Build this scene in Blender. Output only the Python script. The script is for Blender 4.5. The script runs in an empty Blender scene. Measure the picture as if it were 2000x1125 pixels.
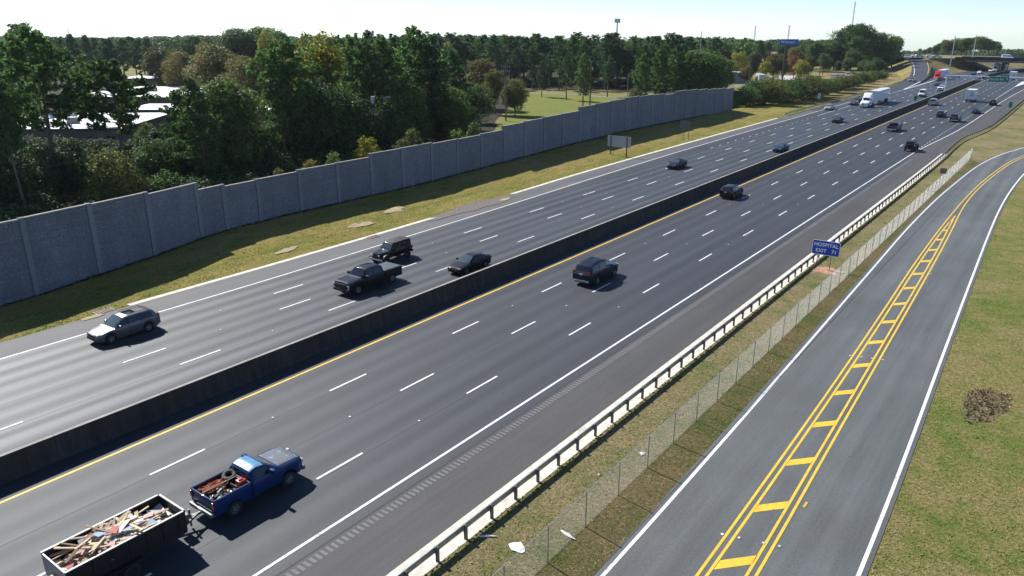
import bpy, bmesh, math, random
import numpy as np
from mathutils import Vector, Matrix
SC = bpy.context.scene
COL = SC.collection
R = math.radians
rnd = random.Random(7)

# ---------------------------------------------------------------- camera, sky, sun, exposure
CAM_H = 21.9                      # metres above the carriageway
FOC = 1480.0                      # focal length in pixels of a 2000 px wide frame
PITCH = math.atan((562.5 - 55.0) / FOC)
YAW = R(36.62)                    # the road runs along +Y, the camera looks left of it
cd = bpy.data.cameras.new('camera')
cam = bpy.data.objects.new('camera', cd)
COL.objects.link(cam)
cam.location = (0, 0, CAM_H)
cam.rotation_euler = (math.pi / 2 - PITCH, 0, YAW)
cd.sensor_width = 36.0
cd.lens = FOC / 2000 * 36.0
cd.clip_start = 0.5
cd.clip_end = 12000
SC.camera = cam

SUN_EL, SUN_AZ = R(42), math.atan2(-0.988, 0.156)     # azimuth measured from +Y towards +X
w = bpy.data.worlds.new('World'); SC.world = w; w.use_nodes = True
nt = w.node_tree
bg = nt.nodes['Background']; sky = nt.nodes.new('ShaderNodeTexSky')
DUST = 0.0
sky.sky_type = 'NISHITA'; sky.sun_disc = False
sky.sun_elevation = SUN_EL; sky.sun_rotation = SUN_AZ
sky.air_density = 0.65; sky.dust_density = DUST; sky.ozone_density = 1.0
wb = nt.nodes.new('ShaderNodeMix'); wb.data_type = 'RGBA'; wb.blend_type = 'MULTIPLY'; wb.inputs[0].default_value = 1.0
wb.inputs[7].default_value = (0.93, 1.0, 1.13, 1.0)         # the camera's daylight white balance
nt.links.new(sky.outputs[0], wb.inputs[6]); nt.links.new(wb.outputs[2], bg.inputs[0]); bg.inputs[1].default_value = 0.088
sl = bpy.data.lights.new('sun', 'SUN'); sun = bpy.data.objects.new('sun', sl); COL.objects.link(sun)
sl.energy = 5.0; sl.angle = R(0.53); sl.color = (1.0, 0.97, 0.925)
sdir = Vector((math.sin(SUN_AZ) * math.cos(SUN_EL), math.cos(SUN_AZ) * math.cos(SUN_EL), math.sin(SUN_EL)))
sun.rotation_euler = sdir.to_track_quat('Z', 'Y').to_euler()
sun.location = (-60, 40, 80)
SC.view_settings.view_transform = 'Standard'; SC.view_settings.look = 'None'
SC.view_settings.exposure = 0.62; SC.view_settings.gamma = 1.0
SC.view_settings.use_curve_mapping = False
SC.render.engine = 'CYCLES'
SC.cycles.max_bounces = 6; SC.cycles.transparent_max_bounces = 12

# ---------------------------------------------------------------- surveying: photo pixel -> point on a level plane
FW = np.array([-math.sin(YAW), math.cos(YAW)]); RT = np.array([math.cos(YAW), math.sin(YAW)])
CP, SP = math.cos(PITCH), math.sin(PITCH)
def at(px, py, z=0.0):
    x = (px - 1000) / FOC; y = -(py - 562.5) / FOC
    t = (z - CAM_H) / (-SP + y * CP)
    g = RT * (x * t) + FW * ((CP + y * SP) * t)
    return float(g[0]), float(g[1])
def z_over(X, Y, py):
    f = X * FW[0] + Y * FW[1]; y = (562.5 - py) / FOC
    return CAM_H + f * (y * CP - SP) / (CP + y * SP)
def at_depth(px, fwd, z=0.0):
    lat = (px - 1000) / FOC * (fwd * CP + (CAM_H - z) * SP)
    g = FW * fwd + RT * lat
    return float(g[0]), float(g[1])

# ---------------------------------------------------------------- tagging
def tag(o, label=None, cat=None, group=None, kind=None):
    if label: o['label'] = label
    if cat: o['category'] = cat
    if group: o['group'] = group
    if kind: o['kind'] = kind
    return o
def link(name, me, parent=None, loc=None, rot=None, mats=None):
    o = bpy.data.objects.new(name, me); COL.objects.link(o)
    if parent: o.parent = parent
    if loc is not None: o.location = loc
    if rot is not None: o.rotation_euler = rot
    return o
def empty(name, loc=(0, 0, 0), rz=0.0):
    o = bpy.data.objects.new(name, None); COL.objects.link(o)
    o.empty_display_size = 0.3
    o.location = loc; o.rotation_euler = (0, 0, rz)
    return o
CH = {}
def kids(o):
    return [c for c in o.children]
def copy_tree(o, parent=None):
    c = o.copy(); COL.objects.link(c); c.parent = parent
    for k in kids(o): copy_tree(k, c)
    return c

# ---------------------------------------------------------------- mesh builder
class MB:
    def __init__(s): s.v = []; s.f = []; s.m = []
    def add(s, vs, fs, m=0):
        n = len(s.v); s.v += [tuple(p) for p in vs]
        for f in fs: s.f.append(tuple(i + n for i in f)); s.m.append(m)
    def box(s, c, d, rz=0.0, m=0, M=None):
        x, y, z = d[0] / 2, d[1] / 2, d[2] / 2
        P = [(-x, -y, -z), (x, -y, -z), (x, y, -z), (-x, y, -z), (-x, -y, z), (x, -y, z), (x, y, z), (-x, y, z)]
        if M is not None: P = [tuple(M @ Vector(p)) for p in P]
        elif rz:
            k, q = math.cos(rz), math.sin(rz); P = [(a * k - b * q, a * q + b * k, e) for a, b, e in P]
        P = [(a + c[0], b + c[1], e + c[2]) for a, b, e in P]
        s.add(P, [(0, 3, 2, 1), (4, 5, 6, 7), (0, 1, 5, 4), (1, 2, 6, 5), (2, 3, 7, 6), (3, 0, 4, 7)], m)
    def bar(s, a, b, wd, ht, m=0):
        a = Vector(a); b = Vector(b); d = b - a; L = d.length
        if L < 1e-6: return
        M = d.to_track_quat('Y', 'Z').to_matrix()
        s.box((a + b) / 2, (wd, L, ht), M=M, m=m)
    def tube(s, pts, r, n=8, m=0, cap=True):
        pts = [Vector(p) for p in pts]
        if not isinstance(r, (list, tuple)): r = [r] * len(pts)
        b = len(s.v); up = Vector((0, 0, 1))
        for i, p in enumerate(pts):
            d = (pts[min(i + 1, len(pts) - 1)] - pts[max(i - 1, 0)]).normalized()
            u = d.cross(up)
            if u.length < 0.05: u = d.cross(Vector((1, 0, 0)))
            u.normalize(); v2 = d.cross(u)
            for k in range(n):
                a = 2 * math.pi * k / n
                s.v.append(tuple(p + (u * math.cos(a) + v2 * math.sin(a)) * r[i]))
        for i in range(len(pts) - 1):
            for k in range(n):
                k2 = (k + 1) % n
                s.f.append((b + i * n + k, b + i * n + k2, b + (i + 1) * n + k2, b + (i + 1) * n + k)); s.m.append(m)
        if cap:
            s.f.append(tuple(b + k for k in range(n))[::-1]); s.m.append(m)
            e = b + (len(pts) - 1) * n
            s.f.append(tuple(e + k for k in range(n))); s.m.append(m)
    def lathe_x(s, prof, c, n=20, m=0):       # prof: (x, r) rings about an axle along X
        b = len(s.v)
        for x, r in prof:
            for k in range(n):
                a = 2 * math.pi * k / n
                s.v.append((c[0] + x, c[1] + r * math.cos(a), c[2] + r * math.sin(a)))
        for i in range(len(prof) - 1):
            for k in range(n):
                k2 = (k + 1) % n
                s.f.append((b + i * n + k, b + i * n + k2, b + (i + 1) * n + k2, b + (i + 1) * n + k)); s.m.append(m)
    def mesh(s, name, mats, smooth=None):
        me = bpy.data.meshes.new(name); me.from_pydata(s.v, [], s.f)
        for q in (mats if isinstance(mats, (list, tuple)) else [mats]): me.materials.append(q)
        if any(s.m): me.polygons.foreach_set('material_index', s.m)
        if smooth is not None:
            me.polygons.foreach_set('use_smooth', [True] * len(s.f))
            me.set_sharp_from_angle(angle=R(smooth))
        me.update(); return me
    def build(s, name, mats, parent=None, loc=None, rot=None, smooth=None):
        return link(name, s.mesh(name, mats, smooth), parent, loc, rot)

# ---------------------------------------------------------------- materials
MATS = {}
def newmat(name):
    m = bpy.data.materials.new(name); m.use_nodes = True
    MATS[name] = m
    return m, m.node_tree, m.node_tree.nodes['Principled BSDF']
def col4(c): return (c[0], c[1], c[2], 1.0)
def plain(name, c, rough=0.6, metal=0.0, var=0.0, scale=6.0, bump=0.0, bscale=40.0, coat=0.0, spec=None):
    m, t, p = newmat(name)
    p.inputs['Base Color'].default_value = col4(c); p.inputs['Roughness'].default_value = rough
    p.inputs['Metallic'].default_value = metal
    if coat: p.inputs['Coat Weight'].default_value = coat; p.inputs['Coat Roughness'].default_value = 0.06
    if spec is not None: p.inputs['Specular IOR Level'].default_value = spec
    tc = t.nodes.new('ShaderNodeTexCoord')
    if var:
        n = t.nodes.new('ShaderNodeTexNoise'); n.inputs['Scale'].default_value = scale; n.inputs['Detail'].default_value = 5
        t.links.new(tc.outputs['Object'], n.inputs['Vector'])
        r = t.nodes.new('ShaderNodeMapRange'); r.inputs[1].default_value = 0.3; r.inputs[2].default_value = 0.7
        r.inputs[3].default_value = 1 - var; r.inputs[4].default_value = 1 + var
        t.links.new(n.outputs[0], r.inputs[0])
        x = t.nodes.new('ShaderNodeMix'); x.data_type = 'RGBA'; x.blend_type = 'MULTIPLY'; x.inputs[0].default_value = 1
        x.inputs[6].default_value = col4(c); t.links.new(r.outputs[0], x.inputs[7])
        t.links.new(x.outputs[2], p.inputs['Base Color'])
    if bump:
        n = t.nodes.new('ShaderNodeTexNoise'); n.inputs['Scale'].default_value = bscale; n.inputs['Detail'].default_value = 4
        t.links.new(tc.outputs['Object'], n.inputs['Vector'])
        b = t.nodes.new('ShaderNodeBump'); b.inputs['Strength'].default_value = bump; b.inputs['Distance'].default_value = 0.03
        t.links.new(n.outputs[0], b.inputs['Height']); t.links.new(b.outputs[0], p.inputs['Normal'])
    return m
class NT:                                     # terse node writing
    def __init__(s, t): s.t = t
    def n(s, kind, ins=None, **kw):
        x = s.t.nodes.new('ShaderNode' + kind)
        for k, v in kw.items(): setattr(x, k, v)
        for k, v in (ins or {}).items():
            if hasattr(v, 'is_output'): s.t.links.new(v, x.inputs[k])
            else: x.inputs[k].default_value = v
        return x
    def noise(s, vec, scale, detail=4, rough=0.5): return s.n('TexNoise', {'Vector': vec, 'Scale': scale, 'Detail': detail, 'Roughness': rough}).outputs[0]
    def rng(s, v, a, b, c, d): return s.n('MapRange', {0: v, 1: a, 2: b, 3: c, 4: d}).outputs[0]
    def mix(s, f, a, b, blend='MIX'):
        x = s.t.nodes.new('ShaderNodeMix'); x.data_type = 'RGBA'; x.blend_type = blend
        for i, v in ((0, f), (6, a), (7, b)):
            if hasattr(v, 'is_output'): s.t.links.new(v, x.inputs[i])
            else: x.inputs[i].default_value = v if i == 0 else col4(v)
        return x.outputs[2]
    def math(s, op, a, b=None):
        x = s.t.nodes.new('ShaderNodeMath'); x.operation = op
        for i, v in ((0, a), (1, b)):
            if v is None: continue
            if hasattr(v, 'is_output'): s.t.links.new(v, x.inputs[i])
            else: x.inputs[i].default_value = v
        return x.outputs[0]

def asphalt(name, c, bands=0.0, x0=0.0, period=1.83, warm=None, rough=0.75):
    m, t, p = newmat(name); q = NT(t)
    co = q.n('TexCoord').outputs['Object']
    st = q.n('Mapping', {'Vector': co, 'Scale': (1, 0.012, 1)}).outputs[0]
    st2 = q.n('Mapping', {'Vector': co, 'Scale': (1, 0.05, 1), 'Location': (7, 3, 0)}).outputs[0]
    streak = q.rng(q.noise(st, 0.9, 6, 0.6), 0.3, 0.7, 0.86, 1.16)
    thin = q.rng(q.noise(st2, 4.0, 5, 0.7), 0.3, 0.7, 0.9, 1.1)
    big = q.rng(q.noise(co, 0.07, 3), 0.3, 0.7, 0.9, 1.1)
    patch = q.rng(q.noise(st2, 0.35, 4, 0.7), 0.35, 0.65, 0.9, 1.09)
    fine = q.rng(q.noise(co, 9.0, 4, 0.75), 0.25, 0.75, 0.72, 1.28)
    grit = q.rng(q.noise(co, 45.0, 2, 0.8), 0.3, 0.7, 0.7, 1.3)
    f = q.math('MULTIPLY', q.math('MULTIPLY', streak, big), q.math('MULTIPLY', fine, grit))
    f = q.math('MULTIPLY', f, q.math('MULTIPLY', thin, patch))
    if bands:
        sx = q.n('SeparateXYZ', {0: co}).outputs[0]
        wob = q.rng(q.noise(st, 0.5, 3, .6), 0, 1, -0.6, 0.6)
        ph = q.math('MULTIPLY', q.math('ADD', q.math('SUBTRACT', sx, x0), wob), 2 * math.pi / period)
        sn = q.math('MULTIPLY', q.math('COSINE', ph), q.rng(q.noise(st2, 0.22, 3), 0.3, 0.7, 0.35, 1.15))
        f = q.math('MULTIPLY', f, q.rng(sn, -1, 1, 1 - bands, 1 + bands))
        t.links.new(q.rng(sn, -1, 1, .5 - bands * .8, .5 + bands * .8), p.inputs['Specular IOR Level'])
    spot = q.rng(q.noise(co, 1.7, 2, 0.4), 0.74, 0.80, 1.0, 0.72)
    f = q.math('MULTIPLY', f, spot)
    base = c
    if warm: base = q.mix(q.rng(q.noise(co, 0.25, 4), 0.35, 0.65, 0, 1), c, warm)
    t.links.new(q.mix(1.0, base, f, 'MULTIPLY'), p.inputs['Base Color'])
    p.inputs['Roughness'].default_value = rough
    b = q.n('Bump', {'Strength': 0.35, 'Distance': 0.02, 'Height': q.noise(co, 30, 3, 0.7)})
    t.links.new(b.outputs[0], p.inputs['Normal'])
    return m
def worn_paint(name, c, under=(0.07, 0.07, 0.072), wear=0.5):
    m, t, p = newmat(name); q = NT(t); co = q.n('TexCoord').outputs['Object']
    geo = q.n('NewGeometry').outputs['Position']
    w1 = q.noise(geo, 6.0, 6, 0.75); w2 = q.noise(geo, 0.35, 3)
    k = q.math('ADD', q.math('MULTIPLY', w1, .7), q.math('MULTIPLY', w2, .3))
    tone = q.rng(q.noise(geo, 1.3, 4, .7), .3, .7, .8, 1.1)
    t.links.new(q.mix(1.0, q.mix(q.rng(k, wear + .06, wear + .14, 0, .85), c, under), tone, 'MULTIPLY'), p.inputs['Base Color'])
    p.inputs['Roughness'].default_value = .65
    return m

def grassy(name, greens, drys, dirt, dry_amt=0.5, dirt_amt=0.1, s=1.0, streak=False):
    m, t, p = newmat(name); q = NT(t)
    co = q.n('TexCoord').outputs['Object']
    vec = q.n('Mapping', {'Vector': co, 'Scale': (1, 0.35, 1)}).outputs[0] if streak else co
    a = q.noise(vec, 0.12 * s, 5, 0.6); b = q.noise(vec, 0.7 * s, 6, 0.65); c = q.noise(co, 5.0 * s, 5, 0.75)
    d = q.noise(co, 22.0, 3, 0.8)
    k = q.math('ADD', q.math('MULTIPLY', a, 0.55), q.math('ADD', q.math('MULTIPLY', b, 0.45), q.math('MULTIPLY', c, 0.25)))
    mixf = q.rng(k, 0.62 + 0.14 * (0.5 - dry_amt) - 0.09, 0.62 + 0.14 * (0.5 - dry_amt) + 0.09, 0, 1)
    g = q.mix(q.rng(b, 0.35, 0.65, 0, 1), greens[0], greens[1])
    dr = q.mix(q.rng(c, 0.35, 0.65, 0, 1), drys[0], drys[1])
    base = q.mix(mixf, g, dr)
    dn = q.math('ADD', q.math('MULTIPLY', q.noise(vec, 0.33 * s, 6, 0.7), 0.75), q.math('MULTIPLY', d, 0.25))
    base = q.mix(q.rng(dn, 0.64 - dirt_amt, 0.70 - dirt_amt, 0, 1), base, dirt)
    sh = q.math('MULTIPLY', q.rng(c, 0.28, 0.72, 0.6, 1.35), q.rng(d, 0.25, 0.75, 0.55, 1.45))
    t.links.new(q.mix(1.0, base, sh, 'MULTIPLY'), p.inputs['Base Color'])
    p.inputs['Roughness'].default_value = 0.95; p.inputs['Specular IOR Level'].default_value = 0.15
    hb = q.math('ADD', c, d)
    bb = q.n('Bump', {'Strength': 0.8, 'Distance': 0.10, 'Height': hb})
    t.links.new(bb.outputs[0], p.inputs['Normal'])
    return m

def leafy(name, c1, c2, c3=None, trans=0.28, dark=0.55):
    m, t, p = newmat(name); q = NT(t)
    geo = q.n('NewGeometry'); oi = q.n('ObjectInfo')
    co = q.n('TexCoord').outputs['Object']
    cl = q.noise(co, 0.33, 4, 0.6)
    f = q.math('ADD', q.math('MULTIPLY', geo.outputs['Random Per Island'], 0.5), q.math('MULTIPLY', q.rng(cl, 0.3, 0.7, 0, 1), 0.5))
    base = q.mix(f, c1, c2)
    if c3: base = q.mix(q.rng(q.noise(co, 0.22, 3), 0.52, 0.62, 0, 0.9), base, c3)
    v = q.rng(oi.outputs['Random'], 0, 1, 0.75, 1.25)
    v2 = q.rng(geo.outputs['Random Per Island'], 0, 1, dark, 1.3)
    base = q.mix(1.0, base, q.math('MULTIPLY', v, v2), 'MULTIPLY')
    t.links.new(base, p.inputs['Base Color']); p.inputs['Roughness'].default_value = 0.62
    p.inputs['Specular IOR Level'].default_value = 0.25
    tr = q.n('BsdfTranslucent', {'Color': base}); ms = q.n('MixShader', {0: trans, 1: p.outputs[0], 2: tr.outputs[0]})
    t.links.new(ms.outputs[0], t.nodes['Material Output'].inputs['Surface'])
    return m

M_asph = asphalt('asphalt_lanes', (0.030, 0.0345, 0.0405), 0.09, -35.3, 1.83, rough=0.66)
M_asph_far = asphalt('asphalt_oncoming_lanes', (0.035, 0.041, 0.048), 0.20, -46.7, 1.83, rough=0.62)
M_should = asphalt('asphalt_shoulder', (0.060, 0.0565, 0.053), 0, warm=(0.053, 0.052, 0.051))
M_should_far = asphalt('asphalt_far_shoulder', (0.085, 0.086, 0.086), 0, warm=(0.075, 0.077, 0.078))
M_ramp = asphalt('asphalt_side_road', (0.098, 0.106, 0.105), 0.07, -11.3, 1.9, warm=(0.088, 0.093, 0.091), rough=0.7)
M_oldramp = asphalt('pale_worn_asphalt', (0.19, 0.18, 0.165), 0, warm=(0.15, 0.145, 0.14))
M_seam = asphalt('dark_new_asphalt', (0.028, 0.029, 0.032), 0)
M_milled = asphalt('milled_asphalt', (0.13, 0.13, 0.132), 0)
M_white = worn_paint('white_road_paint', (0.74, 0.74, 0.72), wear=.50)
M_yellow = worn_paint('yellow_road_paint', (0.74, 0.47, 0.035), wear=.52)
M_dimyel = worn_paint('orange_yellow_line', (0.60, 0.36, 0.05), wear=.48)
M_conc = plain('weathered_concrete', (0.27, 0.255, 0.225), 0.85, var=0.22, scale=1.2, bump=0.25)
def stained(name, c, amt=.4, streak=(1.4, 1.4, .12), obj=0.0, rough=.9, bump=.3, bscale=14):
    m, t, p = newmat(name); q = NT(t); pos = q.n('NewGeometry').outputs['Position']
    v = q.n('Mapping', {'Vector': pos, 'Scale': streak}).outputs[0]
    f = q.math('MULTIPLY', q.rng(q.noise(v, 1.0, 6, .7), .3, .7, 1 - amt, 1 + amt * .8), q.rng(q.noise(pos, .25, 4), .3, .7, 1 - amt * .5, 1 + amt * .5))
    f = q.math('MULTIPLY', f, q.rng(q.noise(pos, 5.0, 4, .7), .3, .7, .85, 1.15))
    if obj: f = q.math('MULTIPLY', f, q.rng(q.n('ObjectInfo').outputs['Random'], 0, 1, 1 - obj, 1 + obj))
    t.links.new(q.mix(1.0, c, f, 'MULTIPLY'), p.inputs['Base Color']); p.inputs['Roughness'].default_value = rough; p.inputs['Specular IOR Level'].default_value = .3
    bb = q.n('Bump', {'Strength': bump, 'Distance': .02, 'Height': q.noise(pos, bscale, 4, .7)}); t.links.new(bb.outputs[0], p.inputs['Normal'])
    return m
M_barrier = stained('barrier_concrete', (0.048, 0.044, 0.040), .45)  # streaked concrete, base colour darkened for the shade on the barrier faces
M_cream = plain('cream_gutter_concrete', (0.58, 0.545, 0.46), 0.85, var=0.25, scale=1.6, bump=0.2)  # pale cream concrete of the gutter strips
M_stone = stained('cast_stone', (0.185, 0.198, 0.222), .14, (.6, .6, .10), .07)
M_stone2 = stained('cast_stone_dark', (0.170, 0.183, 0.207), .14, (.6, .6, .10), .07)
M_stone3 = stained('cast_stone_pale', (0.198, 0.211, 0.235), .14, (.6, .6, .10), .07)
M_stoneb = stained('cast_stone_panel', (0.135, 0.145, 0.165), .14, (.6, .6, .10), .07)
M_grass = grassy('verge_grass', [(0.13, 0.155, 0.02), (0.19, 0.18, 0.028)], [(0.25, 0.19, 0.045), (0.33, 0.25, 0.085)], (0.42, 0.29, 0.19), 0.46, 0.03, streak=True)
M_lawn = grassy('mown_grass', [(0.11, 0.155, 0.026), (0.155, 0.17, 0.036)], [(0.215, 0.18, 0.062), (0.27, 0.22, 0.095)], (0.26, 0.19, 0.115), 0.56, 0.02)
M_meadow = grassy('meadow_grass', [(0.125, 0.185, 0.022), (0.155, 0.19, 0.03)], [(0.19, 0.175, 0.045), (0.22, 0.185, 0.06)], (0.2, 0.16, 0.08), 0.36, -0.04)
M_weedy = grassy('brown_weedy_grass', [(0.075, 0.095, 0.022), (0.10, 0.11, 0.03)], [(0.15, 0.115, 0.05), (0.19, 0.14, 0.065)], (0.25, 0.185, 0.12), 0.55, 0.03)
M_strip = grassy('dry_strip_grass', [(0.105, 0.135, 0.035), (0.15, 0.145, 0.045)], [(0.22, 0.175, 0.085), (0.28, 0.22, 0.12)], (0.32, 0.22, 0.14), 0.62, 0.03)
M_bank = grassy('dry_bank_grass', [(0.13, 0.13, 0.04), (0.17, 0.145, 0.05)], [(0.26, 0.20, 0.085), (0.31, 0.235, 0.10)], (0.22, 0.17, 0.1), 0.6, 0.0)
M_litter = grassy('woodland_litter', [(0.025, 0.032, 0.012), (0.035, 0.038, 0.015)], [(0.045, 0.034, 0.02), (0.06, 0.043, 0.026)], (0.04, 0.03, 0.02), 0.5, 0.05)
M_pilas = stained('cast_stone_post', (0.20, 0.212, 0.235), .12, (.6, .6, .10), .05)
M_galv = plain('galvanised_steel', (0.46, 0.47, 0.48), 0.38, 0.85, var=0.15, scale=3)
M_wire = plain("fence_wire", (0.33, 0.345, 0.345), 0.55, 0.3)
M_dsteel = plain('dull_steel', (0.16, 0.165, 0.17), 0.55, 0.5)
M_wood = plain('weathered_pole_wood', (0.16, 0.12, 0.085), 0.9, var=0.3, scale=3)
M_rail = plain('grey_rail_wood', (0.20, 0.185, 0.16), 0.85, var=0.25, scale=4)
M_bark = plain('pine_bark', (0.13, 0.10, 0.08), 0.95, var=0.35, scale=4)
M_bark2 = plain('grey_bark', (0.11, 0.095, 0.08), 0.95, var=0.35, scale=4)
M_pine = leafy('pine_needles', (0.068, 0.14, 0.034), (0.125, 0.215, 0.052), trans=0.42)
M_pine2 = leafy('bluish_pine_needles', (0.056, 0.122, 0.046), (0.105, 0.185, 0.066), trans=0.42)
M_shade = leafy('shaded_leaves', (0.036, 0.07, 0.02), (0.07, 0.115, 0.032), trans=.3)  # leaves coloured darker to stand in for the shade of taller trees
M_green = leafy('green_leaves', (0.085, 0.155, 0.034), (0.155, 0.225, 0.055), trans=0.45)
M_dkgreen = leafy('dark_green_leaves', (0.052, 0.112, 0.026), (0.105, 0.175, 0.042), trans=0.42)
M_olive = leafy('olive_leaves', (0.10, 0.125, 0.03), (0.17, 0.18, 0.045), (0.2, 0.16, 0.045), trans=.38)
M_gold = leafy('yellow_autumn_leaves', (0.24, 0.25, 0.03), (0.44, 0.40, 0.05), (0.15, 0.20, 0.04), trans=0.45)
M_orange = leafy('orange_autumn_leaves', (0.15, 0.135, 0.035), (0.24, 0.20, 0.055), (0.12, 0.145, 0.035), trans=.4)
M_redl = leafy('red_autumn_leaves', (0.20, 0.055, 0.03), (0.26, 0.10, 0.04), (0.12, 0.09, 0.03))
M_tyre = plain('tyre_rubber', (0.018, 0.018, 0.019), 0.85)
M_rim = plain('alloy_rim', (0.42, 0.42, 0.43), 0.35, 0.8)
M_blackp = plain('black_plastic', (0.018, 0.018, 0.02), 0.6)
M_chrome = plain('chrome_trim', (0.75, 0.75, 0.76), 0.15, 1.0)
M_under = plain('underbody', (0.012, 0.012, 0.013), 0.9)
M_glass, _t, _p = newmat('tinted_glass'); _p.inputs['Base Color'].default_value = (0.012, 0.014, 0.018, 1); _p.inputs['Roughness'].default_value = 0.05; _p.inputs['Coat Weight'].default_value = 0.6
M_lglass, _t, _p = newmat('windscreen_glass'); _p.inputs['Base Color'].default_value = (0.06, 0.085, 0.09, 1); _p.inputs['Roughness'].default_value = 0.06; _p.inputs['Coat Weight'].default_value = 0.8
M_head = plain('headlight_lens', (0.7, 0.7, 0.68), 0.08, 0.3, coat=1.0)
M_tail = plain('red_tail_lens', (0.30, 0.012, 0.012), 0.15, coat=0.8)
M_plate = plain('number_plate', (0.6, 0.6, 0.58), 0.5)
def paint(name, c, metal=0.0, rough=0.5): return plain(name, c, rough, metal, coat=0.55, spec=0.12)
P_black = paint('black_paint', (0.006, 0.006, 0.009))
P_navy = paint('midnight_paint', (0.008, 0.011, 0.022))
P_grey = paint('warm_grey_paint', (0.16, 0.15, 0.145), 0.6, 0.34)
P_dkgrey = paint('charcoal_paint', (0.045, 0.047, 0.05))
P_silver = paint('silver_paint', (0.42, 0.43, 0.45), 0.5, 0.35)
P_white = paint('white_paint', (0.78, 0.79, 0.80), 0.0, 0.4)
P_red = paint('red_paint', (0.50, 0.012, 0.014), 0.0)
P_blue = paint('blue_paint', (0.004, 0.024, 0.105), 0.0)
P_dkblue = paint('dark_blue_paint', (0.012, 0.03, 0.08))
P_sgreen = paint('pale_green_paint', (0.50, 0.60, 0.56), 0.0)
# ---------------------------------------------------------------- ground
def gh(X, Y):
    f = X * FW[0] + Y * FW[1]
    r = math.hypot(X, Y)
    return -max(0.0, r - 600) * 0.027
def ground_sheet():
    rs = [0.5]
    while rs[-1] < 2450: rs.append(rs[-1] * 1.12 + 0.4)
    n = 160; V = []; Fc = []
    for r in rs:
        for k in range(n):
            a = 2 * math.pi * k / n; x, y = r * math.cos(a), r * math.sin(a)
            V.append((x, y, gh(x, y) - 0.03))
    for i in range(len(rs) - 1):
        for k in range(n):
            k2 = (k + 1) % n
            Fc.append((i * n + k, (i + 1) * n + k, (i + 1) * n + k2, i * n + k2))
    Fc.append(tuple(range(n)))
    me = bpy.data.meshes.new('ground'); me.from_pydata(V, [], Fc); me.materials.append(M_lawn); me.update()
    return me
tag(link('ground', ground_sheet()), kind='structure')

def resample(P, n):
    P = np.array(P, float); d = np.concatenate([[0], np.cumsum(np.linalg.norm(np.diff(P, axis=0), axis=1))])
    s = np.linspace(0, d[-1], n)
    return np.stack([np.interp(s, d, P[:, i]) for i in range(P.shape[1])], 1)
def smooth_line(P, n, it=2):                 # rounded polyline
    P = np.array(P, float)
    for _ in range(it):
        Q = [P[0]]
        for a, b in zip(P[:-1], P[1:]): Q += [a * .75 + b * .25, a * .25 + b * .75]
        Q.append(P[-1]); P = np.array(Q)
    return resample(P, n)
def interp_x(P, Y):
    P = sorted(P, key=lambda p: p[1]); return float(np.interp(Y, [p[1] for p in P], [p[0] for p in P]))
def bent(X, Y): return X + .00136 * max(0.0, Y - 420) ** 2        # the highway bends right beyond the ramp
def strip(name, Lp, Rp, z, mat, n=60, parent=None, kind='structure', dz=None, rounded=True, bend=False):
    A = smooth_line(Lp, n) if rounded else resample(Lp, n)
    B = smooth_line(Rp, n) if rounded else resample(Rp, n)
    V = []; Fc = []
    for i in range(n):
        for p in (A[i], B[i]):
            zz = z + (p[2] if len(p) > 2 else 0.0)
            V.append((bent(p[0], p[1]) if bend else p[0], p[1], zz))
    for i in range(n - 1): Fc.append((2 * i, 2 * i + 1, 2 * i + 3, 2 * i + 2))
    me = bpy.data.meshes.new(name); me.from_pydata(V, [], Fc); me.materials.append(mat); me.update()
    if me.polygons[0].normal.z < 0: me.flip_normals()
    o = link(name, me, parent)
    if kind: o['kind'] = kind
    return o
def line_strip(name, P, wd, z, mat, n=80, parent=None, kind=None, bend=False):
    P = smooth_line(P, n); T = np.gradient(P, axis=0)[:, :2]; T /= np.linalg.norm(T, axis=1)[:, None]
    Nn = np.stack([T[:, 1], -T[:, 0]], 1) * wd / 2
    A = P.copy(); B = P.copy(); A[:, :2] -= Nn; B[:, :2] += Nn
    return strip(name, A, B, z, mat, n, parent, kind, rounded=False, bend=bend)

Y0, Y1 = -40.0, 640.0
ST = 'structure'
# left pavement edge, right pavement edge
EL = [(-60.9, Y0), (-60.9, 45), (-61.2, 64), (-62.0, 84), (-62.9, 105), (-63.3, 150), (-63.3, 195), (-63.4, 260), (-63.3, 330), (-62.6, 372), (-62.0, 420), (-62.0, Y1)]
ER = [(-19.75, Y0), (-19.75, 150), (-20.2, 180), (-19.4, 192), (-18.4, 205), (-17.7, 222), (-17.6, 300), (-16.0, 360), (-12.5, 430), (-8, 500)]
highway = strip('highway', [(-57.6, Y0), (-57.6, 80), (-59.5, 120), (-60.3, 180), (-60.3, 360), (-60.2, Y1)], [(-41.0, Y0), (-41.0, Y1)], 0.0, M_asph_far, 90, bend=True)
tag(strip('highway', [(-41.0, Y0), (-41.0, Y1)], [(-24.45, Y0), (-24.45, 165), (-22.2, 212), (-22.2, 300), (-20.5, 360), (-17, 430), (-14, 500)], 0.0, M_asph, 90, bend=True), kind=ST)
tag(strip('shoulder', EL, [(-56, Y0), (-56, Y1)], -0.004, M_should_far, 90, bend=True), kind=ST)
tag(strip('shoulder', [(-26, Y0), (-26, Y1)], ER, -0.004, M_should, 90, bend=True), kind=ST)
strip('new_lane_strip', [(-57.5, 60), (-59.0, 105), (-60.1, 140), (-60.1, 330)], [(-57.35, 60), (-57.0, 105), (-57.2, 140), (-57.2, 330)], 0.003, M_asph, 60)
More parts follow.
